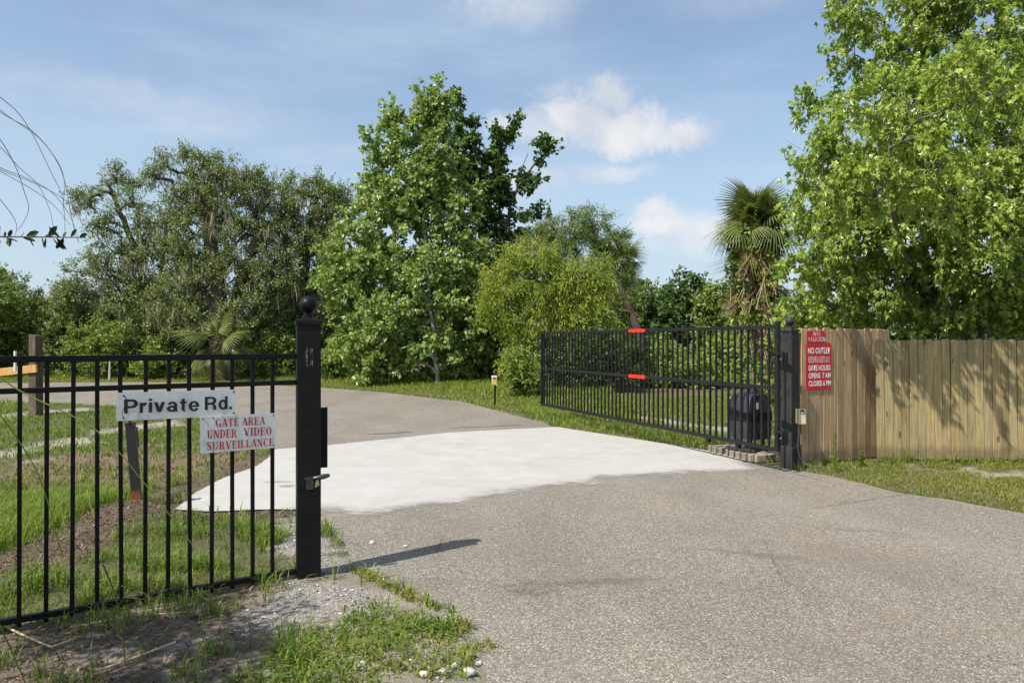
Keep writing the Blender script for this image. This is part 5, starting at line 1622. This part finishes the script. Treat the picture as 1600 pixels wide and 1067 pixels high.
# --- dark tree behind it
D = 31.5
tree('dark_tree', 'dark glossy leaved tree with bare upswept limbs, right behind the poplar', 'tree', [tk(D, (765, 600), (760, 470), (755, 380), (735, 230)), tk(D, (766, 600), (765, 430), (800, 320), (825, 240))],
     px_lobes(D, [(718 + 6 * math.sin(k), 165 + k * 26, 13 + 3 * k, 18, 1.5) for k in range(6)] + [(797 - k * 8, 188 + k * 24, 12 + 2 * k, 15, 1.5) for k in range(6)] + [(854 - k * 15, 228 + k * 17, 13 + 3 * k, 13, 1.5) for k in range(6)]
              + [(735, 240, 30, 40, .9), (750, 280, 40, 40, .9), (705, 300, 30, 50, .8), (838, 285, 20, 12, 1), (845, 330, 20, 14, .9), (755, 330, 40, 40), (800, 350, 34, 26, .8), (770, 410, 62, 48), (820, 395, 40, 34), (740, 480, 60, 60), (800, 470, 60, 60), (770, 550, 80, 50)], 0.8), 560, 60, 0.17, 0.46, L_DARK, BARK_D, 4, 'broad', shell=0.5, r_tip=0.014, base_r=0.22)
# --- live oaks on the left with hanging moss
GO = 'live oaks along the far road edge'
D = 33.5
tree('oak_tree', 'open crowned grey green oak at far left, its branches leaning left', 'tree', [tk(D, (255, 590), (235, 470), (200, 360), (170, 290)), tk(D, (256, 590), (250, 440), (262, 340))],
     px_lobes(D, [(183, 272, 10, 8, 3), (128, 310, 12, 6, 3), (215, 294, 9, 10, 3), (178, 290, 26, 18, .9), (150, 316, 30, 18, .9), (205, 326, 36, 22), (160, 359, 40, 20, .9), (235, 344, 36, 36), (190, 399, 56, 26), (250, 414, 56, 44), (150, 434, 62, 26, .8), (205, 464, 66, 36), (110, 459, 40, 18, .6), (240, 514, 60, 44)], 0.9), 430, 92, 0.105, 0.55, L_OAK, BARK_D, 5, 'diamond', GO, shell=0.45, r_tip=0.014, base_r=0.26, moss=60)
tree('oak_tree', 'largest grey green oak left of the gate post with moss hanging from its limbs', 'tree', [tk(D - 1, (355, 592), (345, 480), (330, 380), (320, 280)), tk(D - 1, (356, 592), (370, 460), (410, 350)), tk(D - 1, (354, 592), (330, 480), (285, 400))],
     px_lobes(D - 1, [(256, 252, 10, 8, 3), (288, 245, 12, 9, 3), (318, 250, 14, 9, 3), (238, 276, 9, 10, 3), (350, 260, 10, 9, 3), (395, 276, 12, 9, 3), (275, 264, 30, 17, .9), (325, 264, 44, 20), (300, 299, 48, 32), (370, 289, 52, 26), (345, 334, 72, 42), (410, 324, 46, 32), (290, 364, 52, 40), (390, 389, 76, 46), (320, 419, 76, 44), (420, 444, 60, 44), (280, 469, 56, 40), (350, 504, 90, 44)], 0.9), 760, 92, 0.105, 0.55, L_OAK, BARK_D, 6, 'diamond', GO, shell=0.45, r_tip=0.014, base_r=0.32, moss=210)
tree('oak_tree', 'grey green oak between the black gate post and the poplar', 'tree', [tk(D + .5, (470, 592), (468, 480), (480, 370), (500, 290)), tk(D + .5, (471, 592), (455, 450), (440, 330))],
     px_lobes(D + .5, [(498, 286, 12, 9, 3), (535, 302, 10, 12, 3), (455, 286, 10, 8, 3), (430, 296, 9, 8, 3), (445, 306, 34, 24), (505, 302, 40, 24), (475, 329, 52, 36), (530, 334, 36, 34), (445, 364, 48, 40), (505, 384, 60, 44), (460, 434, 62, 46), (520, 454, 50, 48), (480, 504, 76, 46), (430, 534, 60, 44)], 0.9), 560, 92, 0.105, 0.55, L_OAK, BARK_D, 7, 'diamond', GO, shell=0.45, r_tip=0.014, base_r=0.28, moss=170)
# --- yellow green willow and its neighbours right of centre
D = 25.0
tree('willow_tree', 'yellow green drooping tree just left of the open gate', 'tree', [tk(D, (885, 600), (880, 520), (850, 440), (830, 390)), tk(D, (886, 600), (900, 500), (905, 420)), tk(D, (884, 600), (860, 540), (820, 500))],
     px_lobes(D, [(778, 425, 18, 18), (770, 460, 14, 22), (800, 388, 16, 12), (820, 400, 24, 18), (845, 402, 34, 22), (800, 450, 36, 26), (890, 430, 40, 26), (930, 425, 28, 24), (850, 455, 44, 24), (915, 470, 36, 26), (825, 490, 40, 22), (880, 495, 40, 22, .8), (818, 530, 22, 26, .9), (808, 565, 16, 22, .9), (940, 505, 24, 22, .7)], 0.85), 380, 84, 0.15, 0.62, L_WILLOW, BARK_L, 8, 'narrow', shell=0.5, droop=0.55, r_tip=0.011, base_r=0.10)
D = 28.0
tree('fine_leaved_tree', 'mid green feathery tree rising behind the yellow green one', 'tree', [tk(D, (930, 600), (935, 480), (930, 380)), tk(D, (931, 600), (950, 470), (955, 400))],
     px_lobes(D, [(925, 342, 34, 20), (885, 358, 44, 24), (845, 372, 36, 22), (955, 375, 28, 28), (860, 385, 36, 26), (920, 395, 56, 30), (965, 410, 20, 34), (950, 460, 40, 50), (900, 470, 60, 60), (940, 540, 60, 44)], 0.9), 560, 84, 0.125, 0.5, L_MID, BARK_D, 9, 'narrow', shell=0.45, droop=0.25, r_tip=0.012, base_r=0.14)
# --- far trees seen over the gate
for i, (lst, bx, lb, dd) in enumerate([
    ([(1068, 452, 34, 22), (1045, 475, 40, 26), (1090, 470, 32, 26), (1065, 500, 60, 30), (1050, 540, 60, 40)], 1066, 'round dark green tree far off between the two palms', 46),
    ([(1005, 470, 30, 24), (985, 490, 34, 34), (1010, 510, 36, 30), (990, 550, 46, 40)], 1000, 'low green tree far off right of the leaning palm', 48),
    ([(1118, 482, 30, 30), (1140, 500, 34, 34), (1120, 530, 40, 36), (1160, 470, 30, 40)], 1130, 'mid green far tree half hidden by the tall fan palm', 43)]):
    tree('far_tree', lb, 'tree', [tk(dd, (bx, 580), (bx, 500), (bx, 470))], px_lobes(dd, lst, 1.0), 300, 50, 0.20, 0.6, (L_DARK, L_MID, L_MID)[i], BARK_D, 30 + i, 'broad', 'trees far behind the gate', shell=0.4, r_tip=0.02)

# --- maple that overhangs the board fence
D = 12.4
tree('maple_tree', 'large bright green maple filling the right side behind the board fence', 'tree', [tk(D, (1530, 690), (1525, 500), (1500, 330), (1440, 120), (1420, -40)), tk(D, (1536, 690), (1560, 480, .3), (1600, 250, .3), (1620, 0, .3)), tk(D, (1526, 690), (1500, 520, -.3), (1430, 430, -.6), (1370, 350, -1.0)), tk(D, (1560, 690), (1590, 500, .6), (1680, 330, .8))],
     px_lobes(D, [(1345, 14, 66, 40, 1.2), (1330, 85, 44, 26, .8), (1290, 160, 48, 24, .8), (1420, 60, 90, 80), (1540, 40, 120, 100), (1680, 60, 120, 130), (1290, 235, 56, 36, .9, -.5), (1380, 190, 80, 70, 1, -1.2), (1380, 200, 54, 40, .55, -3.6), (1292, 262, 38, 28, .75, -3.5), (1345, 290, 42, 28, .65, -3.4), (1440, 270, 54, 32, .6, -3.3), (1470, 130, 70, 44, .55, -3.7), (1580, 120, 60, 50, .4, -3.6), (1500, 190, 120, 100, 1, -.8), (1640, 220, 130, 120, 1, -.4),
                  (1275, 320, 50, 52, .9, -.3), (1340, 320, 90, 70, 1, -1.2), (1450, 320, 110, 80, 1, -1.4), (1580, 350, 120, 90, 1, -1.5), (1720, 380, 120, 110), (1275, 410, 48, 56, .9, .2), (1350, 430, 90, 60, 1, -.6), (1470, 440, 110, 60, 1, -.6), (1600, 460, 100, 50, 1, -1.0), (1260, 480, 36, 40, .8, .6), (1320, 490, 66, 36, .9, .8), (1490, -60, 120, 70)], 0.95),
     1350, 56, 0.098, 0.31, L_MAPLE, BARK_M, 12, 'maple', shell=0.45, droop=0.6, up=0.4, r_tip=0.006, pw=0.36, base_r=0.12, flat=0.7, twigs=4)

# --- understorey along the far verge
rsx = random.Random(8)
US = [(-280, 34, 2.8, 5.0, L_MID, 'green shrub mass beyond the left edge of the picture, outermost'), (-150, 35, 2.8, 5.6, L_SHRUB, 'green shrub mass just beyond the left edge of the picture'), (-30, 33, 2.6, 5.2, L_MID, 'light green shrub mass at the very left edge beyond the road'), (30, 35, 2.8, 5.9, L_MID, 'tall green shrub at far left behind the wooden post'),
      (100, 34, 2.2, 4.4, L_OAK, 'light green shrub right behind the wooden post'), (150, 32.4, 1.9, 2.6, L_SHRUB, 'low light green shrub right of the wooden post, across the road'),
      (205, 33, 1.9, 2.4, L_MID, 'low shrub under the leaning oak'), (255, 32, 1.4, 1.7, L_SHRUB, 'small bright shrub left of the fan palm under the oaks'),
      (300, 33.5, 1.8, 2.6, L_DARK, 'dark shrub behind the small fan palm'), (420, 32.2, 1.7, 2.0, L_SHRUB, 'green shrub just left of the black gate post across the road'),
      (480, 33.6, 2.0, 3.0, L_DARK, 'dark shrub behind the left gate post'), (530, 31, 1.5, 1.8, L_SHRUB, 'light green shrub right of the left gate post ball'),
      (600, 30.5, 1.7, 1.9, L_POPLAR, 'pale green sapling growth at the left foot of the poplar'), (735, 29.5, 1.6, 1.8, L_MID, 'green shrub at the right foot of the poplar'),
      (835, 27.5, 1.5, 1.9, L_DARK, 'dark shrub in the hollow behind the yellow sensor'), (822, 21.5, 0.8, 1.5, L_SHRUB, 'small leafy shrub at the far end of the open gate'),
      (890, 24, 1.6, 2.3, L_DARK, 'dark shrub behind the far third of the gate'), (960, 24, 1.7, 2.2, L_DARK, 'dark shrub seen below the red tape of the gate'),
      (1020, 27, 1.6, 2.0, L_VINE, 'mid green shrub behind the middle of the gate'), (1080, 26, 1.5, 1.7, L_VINE, 'light green shrub behind the gate left of the palm trunk'),
      (1140, 27, 1.6, 2.0, L_VINE, 'light shrub close left of the vine covered palm'), (1250, 21, 1.4, 2.6, L_VINE, 'light green shrub behind the right gate post'),
      (1300, 15.5, 1.5, 2.6, L_MID, 'green shrub above the brown board panel'), (1390, 15, 1.6, 2.9, L_DARK, 'dark shrub under the maple behind the fence corner'),
      (1470, 15, 1.5, 2.6, L_DARK, 'dark undergrowth left of the maple trunks'), (1590, 15, 1.6, 2.6, L_DARK, 'dark undergrowth right of the maple trunks'), (1690, 15.5, 1.6, 2.3, L_MID, 'undergrowth beyond the right edge behind the board fence'),
      (140, 38, 2.6, 5.4, L_OAK, 'grey green thicket showing through the gap under the leaning oak'), (235, 38.5, 2.6, 4.8, L_MID, 'green thicket behind the trunk of the leaning oak'),
      (330, 38, 2.6, 5.0, L_OAK, 'grey green thicket behind the small fan palm and its oak'), (425, 38.5, 2.6, 5.0, L_MID, 'green thicket behind the oak left of the gate post'), (530, 37, 2.4, 5.6, L_OAK, 'grey green thicket filling the gap between oak and poplar')]
for i, (px, dd, w, h_, m, lb) in enumerate(US):
    near = dd < 26
    shrub(lb, px, 0, dd, w, h_, int(min(420, max(120, 34 * w * h_))), 44, 0.10 if near else 0.13, m, 58 + i, 'diamond' if i % 2 else 'broad', 'undergrowth shrubs')

# --- woods far behind, one mass


def far_woods():
    rs = np.random.RandomState(77)
    lob = []
    for i in range(60):
        a = R(-52 + 104 * i / 59)
        d = rs.uniform(56, 64)
        h_ = rs.uniform(3.2, 5.2) if a < R(3) else rs.uniform(2.2, 3.6)
        lob.append(((math.sin(a) * d, math.cos(a) * d, h_ * 0.5), (2.6, 2.2, h_ * 0.55), 1))
    tips, od = sample_lobes(lob, 3800, rs, 0.4)
    tips[:, 2] = np.maximum(tips[:, 2], 0.1)
    (V, Fc), _ = foliage(tips, od, 12, 0.42, 0.9, rs, 'diamond')
    o = np_mesh('far_woods', V, Fc, L_MID)
    setp(o, 'low line of distant woods closing the view behind all the trees', 'woods', kind='stuff')


far_woods()

# --- palms
FROND = leaf_mat('palm_frond', [(0.09, 0.13, 0.03), (0.15, 0.19, 0.05), (0.22, 0.245, 0.08)], 0.25, 0.4, 0.45)
FROND_Y = leaf_mat('yellow_palm_frond', [(0.20, 0.19, 0.05), (0.30, 0.26, 0.07), (0.36, 0.31, 0.10)], 0.3, 0.5, 0.3)
FROND_D = leaf_mat('dead_palm_frond', [(0.13, 0.085, 0.05), (0.24, 0.17, 0.11), (0.36, 0.28, 0.19)], 0.15, 0.7, 0.2)


def frond_mesh(name, stalk, fan, n, droop, rs, spreadang=230, fold=0.0):
    """fan leaf along +X: curved stalk then a costapalmate fan of narrow drooping segments"""
    V = []; Fc = []

    def strip(pts, ws, side):
        b = len(V)
        for p, w in zip(pts, ws):
            V.append(tuple(p - side * w)); V.append(tuple(p + side * w))
        for i in range(len(pts) - 1): Fc.append((b + 2 * i, b + 2 * i + 2, b + 2 * i + 3, b + 2 * i + 1))
    P = [np.array([stalk * t, 0, stalk * (0.30 * t - 0.35 * droop * t * t)]) for t in np.linspace(0, 1, 5)]
    strip(P, [0.022, 0.018, 0.016, 0.014, 0.012], np.array([0, 1, 0.0]))
    strip(P, [0.014] * 5, np.array([0, 0, 1.0]))
    d0 = unit(P[-1] - P[-2])
    for k in range(n):
        a = R(-spreadang / 2 + spreadang * k / (n - 1))
        L = fan * (0.55 + 0.45 * math.cos(a * 0.55)) * rs.uniform(0.88, 1.08)
        st = P[-1] + d0 * (0.10 * fan * math.cos(a))
        dr = unit(np.array([math.cos(a), math.sin(a) * (1 - fold), -0.15 - 0.25 * abs(math.sin(a)) * (1 + fold * 2)]) + d0 * 0.35)
        pts = [st + dr * L * t + np.array([0, 0, -droop * L * 0.75 * max(0, t - 0.35) ** 1.6 * 1.6]) for t in (0, 0.3, 0.6, 0.82, 1.0)]
        side = unit(np.cross(dr, np.array([0, 0, 1.0])))
        w = fan * 0.030
        strip(pts, [w * 0.7, w, w * 0.75, w * 0.4, w * 0.08], side)
    me = bpy.data.meshes.new(name)
    me.from_pydata(V, [], Fc); me.update()
    return me


def palm(label, base, top, r0, fan, n_green, n_dead, seed, boots=True, yellow=3, name='fan_palm', stalk=0.9, min_el=-50, vines=0):
    rs = np.random.RandomState(seed)
    root = thing(name, label, 'palm tree', base)
    b, t = Vector(base), Vector(top)
    H = t.z
    path = [(b.lerp(t, s) - b) + Vector((math.sin(s * 3) * 0.05, 0, 0)) for s in [i / 14 for i in range(15)]]
    MB().tube(path, [r0 * (1.15 - 0.2 * i / 14 + 0.06 * (i % 2)) for i in range(15)], 12).obj('trunk', BARK_P, root)
    if boots:
        bt = MB()
        for i in range(70):
            s = 0.35 + 0.64 * i / 70; a = i * 2.4
            p = (b.lerp(t, s) - b); d = Vector((math.cos(a), math.sin(a), 0))
            bt.bar(p + d * r0 * 0.8, p + d * (r0 + 0.13) + Vector((0, 0, 0.22)), 0.07, 0.02, up=tuple(d))
        bt.obj('leaf_bases', BARK_P, root)['kind'] = 'stuff'
    kinds = [(frond_mesh('frond', stalk, fan, 30, 0.55, rs), FROND), (frond_mesh('frond', stalk * 0.9, fan, 30, 0.9, rs), FROND), (frond_mesh('frond', stalk * 0.8, fan * 0.95, 26, 1.1, rs, 200, 0.2), FROND_Y), (frond_mesh('frond', stalk * 0.6, fan * 0.9, 22, 1.6, rs, 120, 0.75), FROND_D)]
    for me, m in kinds: me.materials.append(m)
    tl = t - b
    for i in range(n_green + n_dead):
        dead = i >= n_green
        if dead: me = kinds[3][0]; el = rs.uniform(-88, -62)
        else:
            fr = i / max(1, n_green - 1)
            el = 78 - fr * (78 - min_el) + rs.uniform(-10, 10)
            me = kinds[2][0] if i >= n_green - yellow else kinds[0 if fr < 0.45 else 1][0]
        az = i * 137.5 + rs.uniform(-15, 15)
        o = bpy.data.objects.new('frond', me)
        COL.objects.link(o); o.parent = root
        o.location = tl + Vector((0, 0, -0.25 * rs.rand() - (H * 0.3 * rs.rand() if dead else 0.15 * rs.rand())))
        o.rotation_euler = (R(rs.uniform(-35, 35)), R(-el), R(az))
        s = rs.uniform(0.65, 1.15); o.scale = (s, s * rs.uniform(0.7, 1.0), s)
        if dead: o['label'] = 'dead brown hanging frond'
        elif me is kinds[2][0]: o['label'] = 'yellowing frond'
    if vines:
        tp = []; dr = []
        for i in range(vines):
            s = rs.uniform(0.02, 0.98) ** 0.8; a = rs.uniform(0, 6.28)
            q = (b.lerp(t, s) - b); rr = r0 + rs.uniform(0.05, 0.6) * (1.15 - 0.6 * s)
            tp.append((q.x + math.cos(a) * rr, q.y + math.sin(a) * rr, q.z)); dr.append((math.cos(a), math.sin(a), 0.1))
        (V, Fc), (ta, tb) = foliage(np.array(tp), np.array(dr), 16, 0.10, 0.28, rs, 'broad', 0.3)
        np_mesh('vine', V, Fc, L_VINE, root)
        st = MB()
        for i in range(110):       # hanging dry stems
            a = rs.uniform(0, 6.28); z1 = H * rs.uniform(0.45, 0.98); z0 = max(0.02, z1 - rs.uniform(0.8, 2.2)); rr = r0 + rs.uniform(0.02, 0.42)
            j = rs.normal(0, 0.12, 4)
            q1 = (b.lerp(t, z1 / H) - b); q0 = (b.lerp(t, z0 / H) - b)
            st.tube([q1 + Vector((math.cos(a) * r0, math.sin(a) * r0, 0)), (q1 + q0) / 2 + Vector((math.cos(a) * rr + j[0], math.sin(a) * rr + j[1], 0)), q0 + Vector((math.cos(a) * rr * 1.1 + j[2], math.sin(a) * rr * 1.1 + j[3], 0))], 0.014, 4, False)
        st.obj('dry_vine_stems', plain('dry_vine', (0.33, 0.21, 0.14), 0.85, 0, 0.35), root)['kind'] = 'stuff'
    return root


def gp(px, depth, z=0.0): return ((px - 800) / F * depth, depth, z)


palm('tall fan palm wrapped in vines, with dead fronds below its crown, behind the gate', gp(1192, 19.5), (gp(1180, 19.5)[0], 19.5, 4.85), 0.24, 0.82, 70, 50, 5, vines=330, yellow=20, stalk=0.5, min_el=-72)
palm('short fan palm under the oaks left of the gate post', gp(345, 30.6), (gp(340, 30.6)[0], 30.6, 1.55), 0.22, 1.0, 18, 6, 6, yellow=4, stalk=0.75, min_el=-70)
palm('small ragged palm standing behind the feathery tree near the gate', gp(984, 30), (gp(978, 30)[0], 30.0, 5.0), 0.14, 0.8, 10, 8, 7, boots=False, yellow=2, stalk=0.5, min_el=-75)
sn = thing('leaning_snag', 'bare brown leaning trunk above the red tape of the gate', 'dead tree', gp(1010, 27))
MB().tube([(0, 0, 0), (-0.15, 0, 1.6), (-0.55, 0, 2.7), (-1.0, 0, 3.7)], [0.2, 0.17, 0.13, 0.08], 10).tube([(-0.5, 0, 2.6), (-0.75, -0.1, 2.75), (-1.15, -0.2, 2.85)], [0.08, 0.06, 0.03], 8).obj('trunk', bark_mat('reddish_bark', (0.035, 0.022, 0.016), (0.11, 0.075, 0.055)), sn)
MB().tube([(0.1, 0.1, 0), (0.0, 0.05, 1.2), (-0.35, 0, 2.2)], [0.1, 0.07, 0.03], 8).obj('broken_limb', bpy.data.materials['reddish_bark'], sn)

# --- shrub and ornamental grass just outside the left edge, close to the camera
L_NEAR = leaf_mat('near_leaf', [(0.035, 0.07, 0.014), (0.06, 0.105, 0.022), (0.085, 0.14, 0.03)], 0.3, 0.4, 0.4)
root = tree('near_shrub', 'leafy shrub close to the camera whose twig reaches in at the left edge', 'shrub', [[(-3.5, 2.3, 0), (-3.4, 2.35, 0.9), (-3.3, 2.4, 1.9)], [(-3.45, 2.3, 0), (-3.1, 2.6, 1.2), (-2.9, 2.7, 1.9)]],
            [((-3.0, 2.5, 2.1), (0.65, 0.6, 0.6), 1.0), ((-3.45, 3.1, 2.3), (0.7, 0.6, 0.6), 1.0), ((-3.2, 1.9, 1.6), (0.9, 0.7, 0.7), 1.0), ((-3.6, 2.2, 0.8), (0.8, 0.7, 0.6), 0.7), ((-2.5, 1.9, 1.9), (0.6, 0.55, 0.5), 0.8)], 300, 36, 0.06, 0.26, L_NEAR, BARK_D, 90, 'diamond', shell=0.55, r_tip=0.004)
rs = np.random.RandomState(4)
tw = [Vector((-2.62, 2.62, 2.02)), Vector((-2.1, 2.58, 2.02)), Vector((-1.5, 2.55, 2.01))]
off = Vector((-3.5, 2.3, 0))
MB().tube([p - off for p in (Vector((-3.2, 2.45, 1.7)), *tw)], [0.006, 0.005, 0.004, 0.002], 6).obj('twig', BARK_D, root)
lp, la = [], []
for i in range(38):
    t = i / 37
    p = tw[0].lerp(tw[2], 0.55 + 0.45 * min(1.0, max(0.0, t + rs.uniform(-0.03, 0.03))))
    s = 1 if i % 2 else -1
    lp.append(p - off); la.append((rs.uniform(-0.5, 1.1), rs.uniform(-0.6, 0.6), s * rs.uniform(0.15, 1.0)))
lp = np.array([tuple(p) for p in lp])
V, Fc = leaves_np(lp, np.array(la), rs.normal(0, 1, (38, 3)) + np.array([0, -1.2, 0]), rs.uniform(0.022, 0.06, 38), 'oval')
np_mesh('twig_leaves', V, Fc, leaf_mat('backlit_twig_leaf', [(0.01, 0.022, 0.006), (0.025, 0.045, 0.012)], 0.12, 0.5, 0.2), root)['kind'] = 'stuff'  # leaf colour darkened to stand for a backlit silhouette

og = thing('ornamental_grass', 'thin arching grass stalks hanging in from the upper left edge', 'grass clump', (-3.0, 2.35, 0))
STALK = leaf_mat('grass_stalk', [(0.10, 0.12, 0.05), (0.16, 0.17, 0.08)], 0.2, 0.5, 0.3)
ob = Vector((-3.0, 2.35, 0))
arcs = [([(-40, 120), (0, 172), (60, 215), (95, 265), (110, 330), (118, 372)], 2.45), ([(-40, 135), (0, 175), (50, 205), (85, 245), (100, 280), (98, 330)], 2.5), ([(-40, 140), (10, 160), (45, 200), (80, 270), (98, 310), (102, 370)], 2.3),
        ([(-40, 240), (0, 265), (50, 285), (90, 305), (120, 330), (127, 350)], 2.4), ([(-40, 236), (0, 262), (40, 278), (80, 300), (108, 335), (122, 372)], 2.42), ([(-30, 190), (0, 218), (25, 262), (38, 300), (45, 325), (38, 345), (28, 360)], 2.35),
        ([(-40, 205), (0, 230), (30, 262), (60, 290), (78, 330), (84, 360)], 2.55), ([(-30, 280), (0, 312), (18, 335), (26, 352), (24, 368)], 2.4), ([(-40, 248), (0, 268), (50, 296), (85, 322), (110, 352)], 2.38),
        ([(-40, 600), (0, 648), (60, 742), (98, 870)], 1.9), ([(-40, 560), (30, 610), (150, 672), (230, 760), (300, 850)], 2.05), ([(-20, 960), (10, 1000), (40, 1068), (60, 1120)], 1.7), ([(160, 880), (180, 930), (190, 980), (196, 1040)], 2.6), ([(190, 915), (215, 918), (228, 930), (240, 955)], 2.6)]
for i, (pts, dd) in enumerate(arcs):
    Q = [at(px, py, dd + 0.03 * j) - ob for j, (px, py) in enumerate(pts)]
    if pts[0][0] < 0:                       # carry the stalk back down into the clump
        Q = [Vector((rs.uniform(-.1, .1), rs.uniform(-.1, .1), 0)), at(-330, pts[0][1] + (260 if i < 9 else 60), dd) - ob, at(-170, pts[0][1] + (30 if i < 9 else -60), dd) - ob] + Q
    # smooth the path
    C = []
    for j in range(len(Q) - 1):
        p0, p1, p2, p3 = Q[max(j - 1, 0)], Q[j], Q[j + 1], Q[min(j + 2, len(Q) - 1)]
        for k in range(6):
            t = k / 6
            C.append(0.5 * ((2 * p1) + (p2 - p0) * t + (2 * p0 - 5 * p1 + 4 * p2 - p3) * t * t + (3 * p1 - p0 - 3 * p2 + p3) * t ** 3))
    C.append(Q[-1])
    r_ = 0.0016 if i < 9 else 0.0028
    MB().tube(C, [r_ * (1.15 - 0.75 * k / len(C)) for k in range(len(C))], 5).obj('stalk' if i < 9 else 'blade', STALK if i < 9 else GRASS, og)
gx = rs.normal(0, 0.14, 260); gy = rs.normal(0, 0.14, 260)
V, Fc = blades(np.stack([gx, gy, 0 * gx], 1), rs.uniform(0.6, 1.3, 260), rs.uniform(0.006, 0.01, 260), rs.uniform(0.15, 0.6, 260), rs)
np_mesh('leaves', V, Fc, GRASS, og)['kind'] = 'stuff'

# --- tall weeds at the foot of the brown panel and grass clumps
def weed(label, px, py, h_, seed):
    d = EYE * F / (py - 533.5)
    p = at(px, py, d); p.z = 0
    root = thing('weed', label, 'weed', p, 0, 'tall weeds')
    rs = np.random.RandomState(seed)
    MB().tube([(0, 0, 0), (0.01, 0, h_ * 0.5), (0.015, 0.01, h_)], [0.006, 0.005, 0.002], 6).obj('stem', GRASS_LUSH, root)
    z = rs.uniform(0.04, 1, 110) * h_; a = rs.uniform(0, 6.28, 110)
    P = np.stack([0.01 * z / h_, 0 * z, z], 1); ax = np.stack([np.cos(a), np.sin(a), 0.5 + 0 * a], 1)
    V, Fc = leaves_np(P, ax, np.tile([0, 0, 1.0], (110, 1)) + rs.normal(0, .3, (110, 3)), (0.085 - 0.055 * z / h_) * rs.uniform(0.7, 1.2, 110), 'narrow')
    np_mesh('leaves', V, Fc, GRASS_LUSH, root)['kind'] = 'stuff'


weed('tall bright weed in front of the brown board panel', 1303, 738, 0.52, 1)
weed('short leafy weed just left of the corner where the board fences meet', 1345, 728, 0.2, 2)
